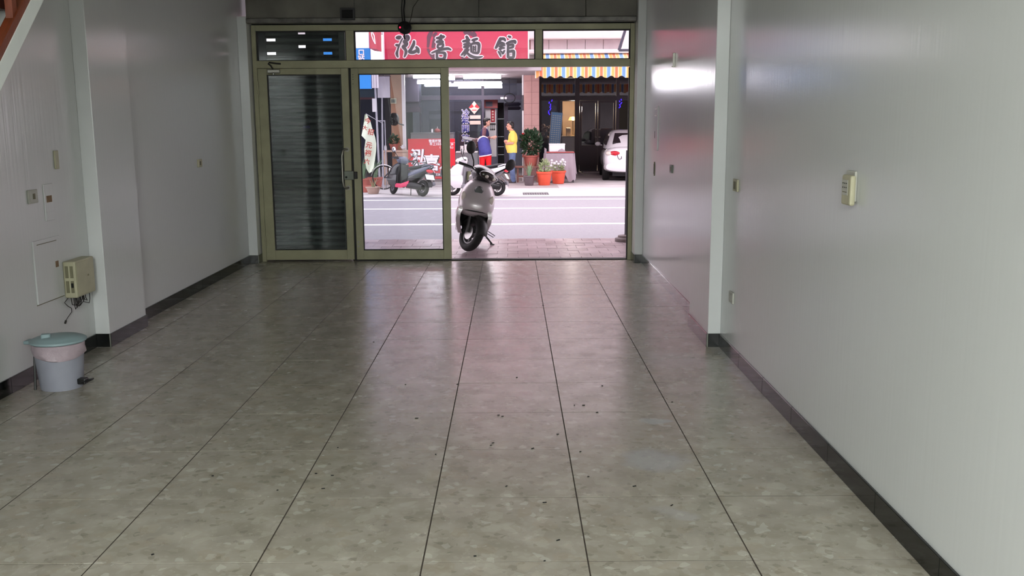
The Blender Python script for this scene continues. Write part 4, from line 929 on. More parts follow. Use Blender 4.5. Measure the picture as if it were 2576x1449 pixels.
# ================================================================== VEHICLES
mat('tyre', (22, 21, 22), .75, bump=.2, bscale=60); mat('rim_silver', (168, 166, 166), .35, metal=.8); mat('rim_dark', (92, 90, 92), .4, metal=.6)
mat('sc_silver', (196, 186, 190), .3, metal=.15, coat=.5); mat('sc_black', (26, 26, 30), .25, coat=.6); mat('sc_white', (226, 222, 226), .28, coat=.5); mat('sc_grey', (120, 118, 124), .4)
mat('plastic_black', (24, 23, 24), .45); mat('seat_black', (30, 30, 34), .5); mat('tail_red', (206, 18, 42), .2); mat('trim_pink', (206, 44, 90), .35); mat('lens_clear', (226, 216, 206), .08, spec=.8, coat=.5); mat('lens_amber', (236, 150, 84), .15, coat=.5)
mat('plate_white', (244, 244, 240), .5); mat('visor', (40, 34, 30), .08, coat=1); mat('mirror_glass', (235, 235, 240), .05, metal=1); mat('olive_bag', (96, 98, 70), .7); mat('blue_shiny', (70, 90, 128), .2, coat=.6); mat('sc_greyblue', (84, 88, 110), .25, coat=.5)
def wheel(par, c, rad, wd, name, rimm, S=None):
    prof = []
    for k in range(17):
        t = math.pi*2*k/16; prof.append((rad-wd*.48+wd*.48*math.cos(t), wd*.5*math.sin(t)))
    mb = MB(); rings = []
    for k in range(37):
        a = 2*math.pi*k/36; rings.append([(c[0]+h, c[1]+r*math.cos(a), c[2]+r*math.sin(a)) for r, h in prof[:-1]])
    mb.loft(rings, caps=False)
    if S: mb.xf(S)
    w_ = mb.build(name, 'tyre', par, smooth=True)
    rr = rad-wd*.82
    mb = MB(); rings = []
    for k in range(29):
        a = 2*math.pi*k/28; rings.append([(c[0]+h, c[1]+r*math.cos(a), c[2]+r*math.sin(a)) for r, h in ((rr-.018, -.03), (rr+.012, -.034), (rr+.012, .034), (rr-.018, .03))])
    mb.loft(rings, caps=False)
    if S: mb.xf(S)
    mb.build('rim', rimm, w_, smooth=True)
    for k in range(3):
        a = 2*math.pi*k/3+.3
        for da in (-.22, .22):
            m = MB().tube([(c[0], c[1]+.03*math.cos(a), c[2]+.03*math.sin(a)), (c[0], c[1]+rr*math.cos(a+da), c[2]+rr*math.sin(a+da))], .013, 6)
            if S: m.xf(S)
            m.build('spoke', rimm, w_)
    m = MB().lathe([(.0, -.045), (.035, -.045), (.05, -.02), (.05, .02), (.035, .045), (0, .045)], 16, c, 'x')
    if S: m.xf(S)
    m.build('hub', rimm, w_, smooth=True)
    m = MB().lathe([(.045, -.052), (.085, -.050), (.085, -.046), (.045, -.048)], 20, c, 'x')
    if S: m.xf(S)
    m.build('brake_disc', 'rim_silver', w_, smooth=True)
    return w_
def ringz(z, hw, yf, yb, n=24, p=2.7): return sup(0, (yf+yb)/2, hw, (yb-yf)/2, z, n, p)
def ringy(y, cz, hw, hh, n=20, p=2.6): return sup(0, cz, hw, hh, y, n, p, 'xz')
def scooter(label, loc, rz, lean, steer, body, panel, cover, seat='seat_black', under='plastic_black', tail='sc_white', trim=None, mir='plastic_black', rim='rim_dark', bartilt=0, bag=None, stand='side', size=1):
    t = thing('motor_scooter', label, 'scooter', loc); t.rotation_euler = (0, lean, rz); t.scale = (size,)*3
    ax0 = Vector((0, .02, .225)); ad = Vector((0, .34, .78)).normalized()
    S = Matrix.Translation(ax0) @ Matrix.Rotation(steer, 4, ad) @ Matrix.Translation(-ax0)
    H = S @ Matrix.Translation((0, .33, .95)) @ Matrix.Rotation(bartilt, 4, 'Y') @ Matrix.Translation((0, -.33, -.95))
    B = lambda mb, n, m, par=t, sm=True, **k: mb.build(n, m, par, smooth=sm, **k)
    wheel(t, (0, 0, .225), .225, .105, 'front_wheel', rim, S); wheel(t, (0, 1.27, .225), .225, .11, 'rear_wheel', rim)
    for x in (-.075, .075): B(MB().tube([(x, .0, .225), (x, .07, .40), (x*.8, .16, .60)], [.02, .022, .022], 8).xf(S), 'fork_leg', 'rim_dark')
    rings = []
    for k in range(9):
        a = R(10+k*18); rings.append([(x, .245*-math.cos(a)+.0, .225+.245*math.sin(a)+dz) for x, dz in ((-.07, -.03), (-.05, .008), (0, .018), (.05, .008), (.07, -.03), (.05, -.004), (0, .006), (-.05, -.004))])
    B(MB().loft(rings).xf(S), 'front_fender', under)
    nose = B(MB().loft([ringz(.42, .15, .04, .28), ringz(.46, .195, -.05, .32), ringz(.51, .222, -.10, .33), ringz(.60, .232, -.10, .34), ringz(.69, .222, -.06, .35), ringz(.77, .195, -.0, .37), ringz(.83, .155, .07, .37), ringz(.88, .10, .15, .36)]), 'front_shield', body, subd=1)
    B(MB().loft([sup(0, .755, .045, .05, -.02, 14, 2, 'xz'), sup(0, .76, .058, .06, .005, 14, 2, 'xz'), sup(0, .76, .05, .05, .1, 14, 2, 'xz')]), 'front_emblem', 'plastic_black', nose)
    for s in (-1, 1):
        B(MB().ball((s*.172, -.015, .66), (.032, .03, .07), 12, 8, Euler((.25, 0, s*.6))), 'turn_lamp', 'lens_clear', nose)
        sk = []
        for (z, xo, yf, yb) in ((.20, .165, .08, .26), (.28, .20, .0, .32), (.38, .222, -.05, .35), (.46, .225, -.07, .35), (.54, .20, -.05, .33)):
            sk.append([(s*(xo+dx), y, z) for dx, y in ((-.005, yf), (.012, (yf+yb)/2), (0, yb), (-.05, yb), (-.055, (yf+yb)/2), (-.055, yf))])
        B(MB().loft(sk), 'side_skirt', body)
    B(MB().tube([(.21*math.sin(a)*1.02, .115-.215*math.cos(a), .50+.012*math.cos(a)) for a in [R(-62+k*12.4) for k in range(11)]], .007, 6), 'shield_seam', 'plastic_black', nose)
    B(MB().loft([ringz(.24, .12, .17, .30), ringz(.40, .17, .16, .33), ringz(.48, .17, .12, .33)]), 'inner_shield', 'plastic_black')
    B(MB().loft([ringz(.28, .19, .30, .38), ringz(.55, .20, .34, .40), ringz(.84, .16, .36, .42)]), 'leg_shield', under)
    B(MB().box(-.19, .19, .34, .76, .26, .30), 'floorboard', under, sm=False, bevel=.01)
    for s in (-1, 1):
        o = B(MB().loft([[(s*.19, .30, .20), (s*.205, .30, .26), (s*.19, .30, .31), (s*.16, .30, .26)], [(s*.2, .55, .19), (s*.215, .55, .25), (s*.2, .55, .31), (s*.17, .55, .25)], [(s*.17, .85, .26), (s*.19, .85, .33), (s*.17, .85, .40), (s*.14, .85, .33)]]), 'floor_sill', trim or under)
    B(MB().loft([ringy(.64, .47, .10, .20), ringy(.72, .50, .15, .24), ringy(.85, .53, .175, .23), ringy(1.08, .59, .18, .17), ringy(1.25, .655, .155, .125), ringy(1.42, .72, .115, .085), ringy(1.53, .765, .06, .04)]), 'rear_body', panel, subd=1)
    for s in (-1, 1):
        B(MB().loft([[(s*.172, .80, .60), (s*.186, .82, .56), (s*.175, .80, .52)], [(s*.180, 1.1, .70), (s*.200, 1.1, .64), (s*.182, 1.1, .58)], [(s*.125, 1.4, .79), (s*.142, 1.4, .74), (s*.125, 1.4, .69)], [(s*.06, 1.58, .84), (s*.07, 1.58, .82), (s*.06, 1.58, .80)]]), 'side_panel', tail)
    B(MB().loft([ringy(.66, .735, .08, .03), ringy(.76, .765, .14, .045), ringy(1.02, .775, .155, .05), ringy(1.16, .80, .15, .05), ringy(1.34, .835, .14, .05), ringy(1.48, .85, .08, .03)]), 'seat', seat, subd=1)
    B(MB().tube([(-.12, 1.30, .79), (-.13, 1.45, .84), (-.08, 1.56, .86), (.08, 1.56, .86), (.13, 1.45, .84), (.12, 1.30, .79)], .016, 8), 'grab_rail', tail)
    B(MB().loft([ringy(.72, .29, .12, .09), ringy(.95, .28, .14, .10), ringy(1.2, .26, .13, .09), ringy(1.36, .25, .08, .06)]).xf(Matrix.Translation((.06, 0, 0))), 'engine', 'plastic_black')
    B(MB().tube([(-.1, .85, .22), (-.15, 1.1, .26), (-.165, 1.3, .30), (-.165, 1.52, .37), (-.165, 1.54, .375)], [.025, .03, .055, .058, .03], 12), 'exhaust', 'sc_grey')
    B(MB().loft([[(-.08, 1.38, .52), (.08, 1.38, .52), (.08, 1.40, .54), (-.08, 1.40, .54)], [(-.07, 1.54, .36), (.07, 1.54, .36), (.07, 1.55, .38), (-.07, 1.55, .38)], [(-.06, 1.57, .26), (.06, 1.57, .26), (.06, 1.58, .27), (-.06, 1.58, .27)]]), 'rear_mudguard', under)
    B(MB().ball((0, 1.50, .69), (.115, .07, .05), 16, 8, Euler((-.5, 0, 0))), 'tail_light', 'tail_red')
    B(MB().cbox((0, 1.53, .53), (.29, .008, .155), Euler((.5, 0, 0))), 'licence_plate', 'plate_white', sm=False, bevel=.003)
    # handlebar group
    cv = B(MB().loft([ringz(.84, .07, .24, .38), ringz(.88, .13, .17, .40), ringz(.93, .17, .12, .42), ringz(.98, .175, .13, .42), ringz(1.03, .13, .19, .41), ringz(1.06, .06, .27, .37)]).xf(H), 'handlebar_cover', cover, subd=1)
    B(MB().ball((0, .155, .955), (.14, .06, .06), 18, 10).xf(H), 'headlight', 'visor' if cover != 'sc_white' else 'lens_clear', cv)
    for s in (-1, 1):
        B(MB().ball((s*.055, .105, .945), (.025, .02, .022), 10, 6).xf(H), 'headlamp_bulb', 'lens_clear', cv)
        B(MB().tube([(s*.10, .33, .98), (s*.22, .35, .98), (s*.33, .40, .97)], [.016, .018, .018], 8).xf(H), 'grip', 'plastic_black', cv)
        B(MB().tube([(s*.18, .29, .97), (s*.31, .29, .955)], .007, 6).xf(H), 'brake_lever', 'sc_grey', cv)
        B(MB().tube([(s*.16, .32, 1.0), (s*.20, .30, 1.06), (s*.28, .29, 1.14)], [.009, .009, .011], 8).xf(H), 'mirror_stem', 'plastic_black')
        mi = B(MB().ball((s*.315, .285, 1.20), (.068, .024, .082), 16, 10, Euler((0, s*.35, 0))).xf(H), 'mirror', mir)
        B(MB().ball((s*.315, .296, 1.20), (.058, .016, .07), 14, 8, Euler((0, s*.35, 0))).xf(H), 'mirror_glass', 'mirror_glass', mi)
    if stand == 'side':
        gz = .30*math.tan(lean)
        B(MB().tube([(.10, .70, .24), (.30, .62, gz+.012)], [.012, .012], 8), 'side_stand', 'plastic_black'); B(MB().box(.275, .335, .60, .64, gz, gz+.014), 'stand_foot', 'plastic_black', sm=False)
        B(MB().tube([(.13, .66, .22), (.30, .60, .16), (.32, .62, .18), (.16, .70, .24)], .006, 6), 'stand_lever', 'sc_grey')
    else:
        for s in (-1, 1): B(MB().tube([(s*.08, .85, .22), (s*.15, .95, .008)], .012, 8), 'centre_stand', 'plastic_black')
    if bag: B(MB().loft([ringz(.34, .11, .42, .60), ringz(.5, .13, .41, .62), ringz(.66, .10, .42, .58)]), 'hanging_bag', bag)
    return t
scooter('silver motor scooter with black mirrors parked in the walkway outside the open door', (-.545, 11.72, -.006), R(2), R(11), R(33), 'sc_silver', 'sc_silver', 'sc_black', tail='sc_silver', rim='rim_dark')
c = at(1060, 496.7, Z=G)
scooter('black and grey motor scooter with pink trim parked by the red menu board', Vector((-2.86, 23.17, G+.008)), R(-135), R(-7), R(-18), 'sc_black', 'sc_black', 'sc_greyblue', tail='sc_greyblue', trim='trim_pink', mir='plastic_black', rim='sc_grey', stand='centre', size=.86)
c = at(1250, 494, Z=G)
scooter('white motor scooter with olive bag parked across the road behind the silver scooter', Vector((-1.40, 22.68, G+.008)), R(-102), R(-6), R(10), 'sc_white', 'sc_grey', 'sc_white', tail='sc_white', under='sc_grey', rim='rim_silver', bag='olive_bag', stand='centre', size=.86)
# bicycle behind the black scooter
mat('bike_white', (236, 232, 236), .35); mat('bike_dark', (40, 40, 46), .4)
c = at(1086, 462, Z=G)
bk = thing('bicycle', 'bicycle with white mudguards standing behind the black scooter', 'bicycle', (-2.28, 24.75, G+.008), R(86)); bk.rotation_euler.x = 0
for y, nm in ((0, 'front_wheel'), (1.02, 'rear_wheel')):
    rg = []
    for k in range(41):
        a = 2*math.pi*k/40; rg.append([(h, y+r*math.cos(a), .31+r*math.sin(a)) for r, h in ((.31, 0), (.296, .017), (.28, .0), (.296, -.017))])
    w_ = MB().loft(rg, caps=False).build(nm, 'tyre', bk, smooth=True)
    for k in range(14): MB().tube([(0, y, .31), (0, y+.285*math.cos(k*math.pi/7), .31+.285*math.sin(k*math.pi/7))], .003, 4).build('spoke', 'rim_silver', w_)
    rg = []
    for k in range(11):
        a = R(10+k*16) if y else R(20+k*14); rg.append([(h, y+(.335 if y else .335)*math.cos(a), .31+.335*math.sin(a)+dz) for h, dz in ((-.03, -.01), (0, .006), (.03, -.01), (0, -.002))])
    MB().loft(rg).build('mudguard', 'bike_white', bk, smooth=True)
for pts in ([(0, 0, .31), (0, .16, .78)], [(0, .14, .72), (0, .50, .30)], [(0, .50, .30), (0, .64, .78)], [(0, .16, .76), (0, .60, .64)], [(0, .50, .30), (0, 1.02, .31)], [(0, 1.02, .31), (0, .62, .70)]):
    MB().tube(pts, .016, 8).build('frame_tube', 'bike_dark', bk, smooth=True)
MB().ball((0, .68, .82), (.09, .13, .035), 12, 8).build('saddle', 'seat_black', bk, smooth=True); MB().tube([(-.27, .28, .93), (-.22, .16, .92), (0, .14, .88), (.22, .16, .92), (.27, .28, .93)], .012, 8).build('handlebar', 'rim_silver', bk, smooth=True); MB().tube([(0, .16, .76), (0, .14, .89)], .014, 8).build('stem', 'rim_silver', bk)
MB().tube([(.03, .95, .30), (.12, 1.0, .0)], .008, 6).build('kick_stand', 'rim_silver', bk); MB().lathe([(.09, -.004), (.09, .004)], 18, (.03, .50, .30), 'x').build('chainring', 'rim_silver', bk)

# white car, rear towards the street
mat('car_white', (240, 238, 242), .2, coat=.8); mat('car_glass', (34, 26, 30), .06, coat=.6); mat('car_black', (22, 21, 24), .55); mat('car_red', (196, 22, 44), .15, coat=.6)
car = thing('car', 'white saloon car parked with its rear to the street before the dark shop', 'car', (3.52, 27.55, G+.008)); car.rotation_euler.z = R(-3.5)
def cs(y, hw, z0_, z1_, p=3.6): return sup(0, (z0_+z1_)/2, hw, (z1_-z0_)/2, y, 28, p, 'xz')
MB().loft([cs(.0, .70, .42, .86), cs(.04, .78, .34, .93), cs(.14, .84, .27, .98), cs(.5, .87, .24, 1.0), cs(1.2, .88, .22, .98), cs(2.4, .88, .22, .95), cs(3.3, .87, .22, .92), cs(3.9, .85, .24, .84), cs(4.25, .78, .28, .74), cs(4.40, .62, .36, .62)]).build('body', 'car_white', car, smooth=True)
def cr(z, hw, y0_, y1_, p=4): return sup(0, (y0_+y1_)/2, hw, (y1_-y0_)/2, z, 32, p)
MB().loft([cr(.92, .83, .22, 3.25), cr(1.05, .80, .36, 3.02), cr(1.25, .725, .66, 2.62), cr(1.38, .65, .92, 2.3), cr(1.45, .55, 1.12, 2.05), cr(1.465, .35, 1.3, 1.85)]).build('cabin', 'car_white', car, smooth=True)
def quad(pts, n, th, name, m):
    pts = [Vector(p) for p in pts]; n = Vector(n).normalized()
    return MB().loft([[p+n*th for p in pts], [p-n*.03 for p in pts]]).build(name, m, car)
quad([(-.60, .46, 1.07), (.60, .46, 1.07), (.52, .90, 1.345), (-.52, .90, 1.345)], (0, -.5, .8), .03, 'rear_window', 'car_glass')
for s in (-1, 1):
    quad([(s*.795, .75, 1.03), (s*.79, 1.6, 1.03), (s*.69, 1.6, 1.33), (s*.71, .95, 1.28)], (s, 0, .35), .018, 'side_window', 'car_glass'); quad([(s*.79, 1.66, 1.03), (s*.79, 2.75, 1.03), (s*.69, 2.25, 1.33), (s*.69, 1.66, 1.33)], (s, 0, .35), .018, 'side_window', 'car_glass')
    lm = MB().ball((s*.60, .05, .80), (.2, .075, .072), 18, 10, Euler((0, s*.06, s*.30))).build('tail_lamp', 'car_red', car, smooth=True)
    MB().ball((s*.735, .03, .805), (.085, .085, .066), 14, 8, Euler((0, 0, s*.5))).build('lamp_lens', 'lens_clear', lm, smooth=True); MB().ball((s*.54, -.015, .79), (.06, .03, .05), 12, 8).build('lamp_lens', 'tail_red', lm, smooth=True)
    MB().box(s*.60-.08, s*.60+.08, .015, .06, .40, .425).build('reflector', 'car_black', car)
    mi = MB().ball((s*.97, 2.45, 1.02), (.09, .06, .065), 12, 8).build('door_mirror', 'car_white', car, smooth=True); MB().tube([(s*.84, 2.5, .98), (s*.93, 2.46, 1.0)], .02, 8).build('mirror_arm', 'car_white', mi)
    for y in (.85, 3.45):
        w_ = MB().lathe([(.30, -.1), (.315, -.08), (.315, .08), (.30, .1), (.2, .1), (.2, -.1)], 28, (s*.775, y, .315), 'x').build('wheel', 'tyre', car, smooth=True); MB().lathe([(.0, -.09), (.2, -.07), (.2, .07), (0, .09)], 20, (s*.775, y, .315), 'x').build('wheel_disc', 'rim_silver', w_, smooth=True)
MB().loft([cs(-.035, .62, .34, .50, 3), cs(.0, .80, .28, .55, 3), cs(.16, .865, .24, .58, 3), cs(.3, .86, .26, .56, 3)]).build('rear_bumper', 'car_white', car, smooth=True)
MB().box(-.17, .17, -.035, .0, .62, .75).build('licence_plate', 'plate_white', car, bevel=.004); MB().tube([(.53, -.01, .72), (.53, -.02, .64), (.42, -.025, .60)], .008, 6).build('badge_line', 'car_black', car)
MB().tube([(-.48, .0, .76), (-.46, -.005, .68), (-.42, -.012, .63), (-.36, -.012, .66), (-.36, -.008, .72)], .008, 6).build('boot_line', 'car_black', car)
MB().box(-.6, .6, .25, 4.1, .14, .24).build('underbody', 'car_black', car)

# ================================================================== PEOPLE
mat('skin', (214, 158, 136), .5, var=.05); mat('skin_pale', (226, 176, 158), .5, var=.05); mat('hair_black', (24, 20, 22), .45); mat('hair_brown', (66, 40, 38), .5, var=.2)
mat('polo_yellow', (240, 216, 104), .75, bump=.2, bscale=14); mat('jeans', (104, 122, 158), .8, c2=(74, 88, 122), scale=7); mat('shoe_dark', (62, 52, 54), .6)
mat('vest_navy', (34, 38, 84), .7); mat('shirt_check', (150, 104, 110), .8, c2=(96, 66, 80), scale=45); mat('apron_blue', (70, 72, 150), .7, var=.12, scale=6); mat('trousers_red', (232, 26, 36), .7); mat('trousers_dark', (40, 38, 46), .8); mat('lace_white', (238, 234, 240), .8, bump=.3); mat('eye_dark', (20, 16, 16), .3); mat('lip', (176, 96, 92), .5)
def hand(mb, wrist, d, up, side):
    """palm and five fingers; d = along the hand, up = back of the hand, side = thumb side"""
    d, up = Vector(d).normalized(), Vector(up).normalized(); s = d.cross(up).normalized()*side; w0 = Vector(wrist)
    p = w0+d*.045
    for k in range(4): mb.cap(w0+s*(.025-.017*k)*.6, w0+d*.085+s*(.027-.018*k), .014, .011, 8)
    for k, L in enumerate((.065, .075, .07, .052)):
        a = w0+d*.085+s*(.027-.018*k); b2 = a+d*L*.55-up*.012; c2 = b2+d*L*.3-up*L*.45
        mb.cap(a, b2, .0095, .0085, 8); mb.cap(b2, c2, .0085, .007, 8)
    a = w0+d*.02+s*.03; b2 = a+d*.035+s*.028; mb.cap(a, b2, .012, .010, 8); mb.cap(b2, b2+d*.03-up*.01, .010, .008, 8)
def head(mb, c, fwd, r=.098, up=(0, 0, 1)):
    f = Vector(fwd).normalized(); u = Vector(up).normalized(); s = f.cross(u).normalized(); u = s.cross(f); c = Vector(c)
    M = Matrix((s, f, u)).transposed()
    def P(a, b2, z): return c+s*a+f*b2+u*z
    e = M.to_quaternion()
    mb.ball(P(0, -.005, .02), (r*.80, r*.98, r*1.05), 16, 12, e); mb.ball(P(0, .02, -.045), (r*.66, r*.75, r*.75), 14, 10, e)
    mb.cap(P(0, r*.92, .012), P(0, r*1.12, -.018), .009, .014, 8); mb.ball(P(0, r*.86, -.052), (.026, .014, .012), 10, 6, e); mb.ball(P(0, r*.72, -.085), (.028, .022, .02), 10, 6, e); mb.ball(P(0, r*.80, .035), (.06, .018, .012), 10, 6, e)
    for k in (-1, 1): mb.ball(P(k*r*.80, -.008, 0), (.010, .02, .032), 8, 6, e)
    return P, e
def face(par, P, e, r=.098):
    for k in (-1, 1):
        MB().ball(P(k*.033, r*.84, .012), (.014, .008, .007), 8, 6, e).build('eye', 'eye_dark', par); MB().ball(P(k*.034, r*.86, .034), (.02, .006, .004), 8, 4, e).build('eyebrow', 'hair_black', par)
    MB().ball(P(0, r*.885, -.055), (.024, .008, .006), 8, 6, e).build('lips', 'lip', par)
# --- man in the yellow polo shirt, arms folded
man = thing('person', 'person in yellow polo shirt and jeans standing with folded arms by the plants', 'person', (.02, 27.2, G+.014), R(-90))
b = MB(); P_, e_ = head(b, (0, -.045, 1.585), (0, -1, -.05)); b.cap((0, .02, 1.38), (0, -.02, 1.52), .06, .055); b.ball((0, .02, 1.2), (.17, .11, .25)); b.ball((0, .0, .95), (.16, .115, .14))
for s in (-1, 1):
    b.cap((s*.17, .02, 1.38), (s*.215, .02, 1.12), .05, .042); b.cap((s*.09, .02, .86), (s*.095, .0, .48), .075, .055); b.cap((s*.095, .0, .48), (s*.10, .03, .09), .052, .04); b.cap((s*.1, .05, .045), (s*.115, -.12, .035), .035, .03)
b.cap((-.215, .02, 1.12), (-.12, -.17, 1.13), .042, .038); b.cap((-.12, -.17, 1.13), (.10, -.20, 1.17), .038, .028); hand(b, (.10, -.20, 1.17), (1, .25, .1), (0, -1, .1), 1)
b.cap((.215, .02, 1.12), (.13, -.15, 1.10), .042, .038); b.cap((.13, -.15, 1.10), (-.09, -.155, 1.12), .038, .028); hand(b, (-.09, -.155, 1.12), (-1, .2, .05), (0, -1, 0), -1)
o = b.build('body', 'skin', man, remesh=.0075, relax=3); face(man, P_, e_)
hb = MB(); hb.ball(P_(0, -.03, .045), (.085, .088, .09), 16, 10, e_); hb.ball(P_(0, -.055, -.01), (.075, .05, .08), 14, 10, e_); hb.ball(P_(0, .045, .10), (.06, .045, .03), 12, 8, e_); hb.build('hair', 'hair_black', man, remesh=.008, relax=2)
b = MB(); b.ball((0, .03, 1.24), (.195, .135, .22), 18, 12); b.ball((0, -.02, 1.04), (.19, .165, .2), 18, 12); b.loft([sup(0, .005, .185, .14, .84, 18, 2.3), sup(0, -.005, .19, .155, .95, 18, 2.3), sup(0, -.01, .19, .16, 1.05, 18, 2.3)])
for s in (-1, 1): b.cap((s*.155, .02, 1.39), (s*.215, .025, 1.20), .075, .072); b.cap((0, .02, 1.40), (s*.15, .02, 1.39), .06, .072)
o = b.build('polo_shirt', 'polo_yellow', man, remesh=.009, relax=4)
MB().loft([sup(0, .012, .075, .07, 1.425, 18, 2), sup(0, .006, .085, .082, 1.44, 18, 2), sup(0, .0, .078, .075, 1.465, 18, 2), sup(0, .0, .066, .063, 1.46, 18, 2)], caps=False).build('collar', 'polo_yellow', o, smooth=True)
b = MB(); b.ball((0, .01, .9), (.175, .13, .14), 16, 10)
for s in (-1, 1): b.cap((s*.09, .02, .84), (s*.095, .0, .48), .098, .08); b.cap((s*.095, .0, .48), (s*.10, .03, .07), .08, .075)
b.build('jeans', 'jeans', man, remesh=.010, relax=4)
for s in (-1, 1): MB().loft([sup(s*.105, -.03, .05, .14, 0, 18, 2.4), sup(s*.105, -.03, .052, .145, .03, 18, 2.4), sup(s*.105, .0, .045, .10, .075, 18, 2.2), sup(s*.105, .03, .04, .06, .10, 18, 2)]).build('shoe', 'shoe_dark', man, smooth=True)
# --- person in navy vest, in profile
pw = thing('person', 'person with short black hair in navy vest standing with one hand raised', 'person', (at(1221, 350, Y=28.3).x, 28.3, G+.102), R(90))
k_ = 1.03
b = MB(); P_, e_ = head(b, (0, -.05, 1.61), (0, -1, -.08), .096); b.cap((0, .02, 1.40), (0, -.02, 1.54), .05, .048); b.ball((0, .02, 1.2), (.155, .1, .25)); b.ball((0, .0, .95), (.155, .11, .14))
for s in (-1, 1):
    b.cap((s*.155, .02, 1.39), (s*.19, .05, 1.14), .043, .038); b.cap((s*.085, .02, .86), (s*.09, .0, .48), .07, .05); b.cap((s*.09, .0, .48), (s*.095, .03, .09), .048, .036); b.cap((s*.095, .05, .045), (s*.105, -.11, .035), .033, .028)
b.cap((-.19, .05, 1.14), (-.15, -.2, 1.17), .036, .026); hand(b, (-.15, -.2, 1.17), (.1, -1, .25), (-1, 0, .2), 1)
b.cap((.19, .05, 1.14), (.12, -.19, 1.16), .036, .026); hand(b, (.12, -.19, 1.16), (-.1, -1, .2), (1, 0, .2), -1)
b.build('body', 'skin_pale', pw, remesh=.0075, relax=3); face(pw, P_, e_, .096)
hb = MB(); hb.ball(P_(0, -.025, .04), (.09, .095, .095), 16, 10, e_); hb.ball(P_(0, -.05, -.03), (.082, .06, .09), 14, 10, e_); hb.ball(P_(0, .05, .085), (.07, .05, .035), 12, 8, e_); hb.build('hair', 'hair_black', pw, remesh=.008, relax=2)
b = MB()
for s in (-1, 1): b.cap((s*.145, .02, 1.40), (s*.19, .05, 1.14), .062, .055); b.cap((s*.19, .05, 1.14), (s*(.16 if s < 0 else .13), -.12, 1.165), .053, .042)
b.cap((-.1, .02, 1.41), (.1, .02, 1.41), .06, .06)
b.build('shirt', 'shirt_check', pw, remesh=.009, relax=3)
b = MB(); b.ball((0, .02, 1.24), (.16, .135, .22), 18, 12); b.ball((0, .0, 1.04), (.17, .14, .2), 18, 12); b.ball((0, .0, .92), (.175, .14, .14), 16, 10)
o = b.build('vest', 'vest_navy', pw, remesh=.010, relax=3)
MB().loft([sup(0, .01, .07, .065, 1.42, 18, 2), sup(0, .005, .078, .075, 1.44, 18, 2), sup(0, .0, .066, .062, 1.455, 18, 2)], caps=False).build('white_collar', 'lace_white', o, smooth=True)
b = MB(); b.ball((0, .01, .88), (.165, .125, .13), 16, 10)
for s in (-1, 1): b.cap((s*.085, .02, .84), (s*.09, .0, .48), .085, .065); b.cap((s*.09, .0, .48), (s*.095, .03, .08), .064, .055)
b.build('trousers', 'trousers_dark', pw, remesh=.011, relax=3)
for s in (-1, 1): MB().loft([sup(s*.1, -.03, .045, .125, 0, 16, 2.4), sup(s*.1, -.03, .047, .128, .03, 16, 2.4), sup(s*.1, .01, .04, .08, .08, 16, 2)]).build('shoe', 'shoe_dark', pw, smooth=True)
# --- person bending over in blue smock and red trousers
c = at(1221, 400, Y=27.25)
pb = thing('person', 'person bending forward in blue smock with white hem and red trousers', 'person', (c.x, 27.25, G+.014))
b = MB(); hf = (-.75, .25, -.6); P_, e_ = head(b, (-.30, .10, 1.10), hf, .095, (-.55, .1, .75)); b.cap((-.12, .16, 1.18), (-.24, .11, 1.14), .05, .048); b.cap((0, .0, .92), (-.1, .2, 1.18), .13, .13); b.ball((0, -.01, .86), (.15, .11, .13))
for s in (-1, 1):
    sh_ = Vector((-.1+s*.15, .2-s*.02, 1.2)); el = sh_+Vector((-.03+s*.03, .14, -.22)); wr_ = el+Vector((-.06, .18, -.05))
    b.cap(sh_, el, .045, .038); b.cap(el, wr_, .037, .027); hand(b, wr_, (-.2, 1, -.2), (s*.3, 0, 1), -s)
    b.cap((s*.085, .0, .84), (s*.095, .03, .48), .072, .052); b.cap((s*.095, .03, .48), (s*.1, .0, .09), .05, .037); b.cap((s*.1, -.03, .045), (s*.11, .12, .035), .033, .028)
b.build('body', 'skin_pale', pb, remesh=.0075, relax=3); face(pb, P_, e_, .095)
hb = MB(); hb.ball(P_(0, -.03, .035), (.092, .092, .10), 16, 10, e_); hb.ball(P_(0, -.06, -.05), (.085, .055, .10), 14, 10, e_); hb.cap(P_(.06, -.03, -.02), P_(.075, .03, -.12), .035, .02, 10); hb.cap(P_(-.06, -.03, -.02), P_(-.075, .03, -.12), .035, .02, 10); hb.build('hair', 'hair_brown', pb, remesh=.009, relax=2)
b = MB(); b.cap((.0, -.02, .90), (-.05, .08, 1.14), .175, .175, 18); b.loft([sup(0, -.002, .178, .135, .765, 20, 2.2), sup(0, -.005, .18, .14, .9, 20, 2.2), sup(-.01, .0, .165, .13, 1.0, 20, 2.2)])
o = b.build('smock', 'apron_blue', pb, remesh=.010, relax=4)
MB().loft([sup(0, -.002, .186, .142, .755, 24, 2.2), sup(0, -.002, .19, .146, .77, 24, 2.2), sup(0, -.002, .19, .146, .785, 24, 2.2), sup(0, -.002, .17, .13, .78, 24, 2.2)], caps=False).xf(Matrix.Translation((0, 0, .765)) @ Matrix.Rotation(R(-9), 4, 'Y') @ Matrix.Translation((0, 0, -.765))).build('white_hem', 'lace_white', o, smooth=True)
rg = []
for k in range(15):
    t = k/14; a = R(200-150*t); q = Vector((-.085+.165*math.cos(a)*-1, .10+.02*math.sin(a*3), 1.215+.09*math.sin(a)-.05)); rg.append(q)
MB().tube([(-.215, .03, 1.16), (-.19, .0, 1.23), (-.13, -.02, 1.275), (-.06, .0, 1.305), (.02, .0, 1.29), (.07, .0, 1.26)], [.014, .02, .016, .022, .016, .012], 8).build('lace_trim', 'lace_white', o, smooth=True)
b = MB()
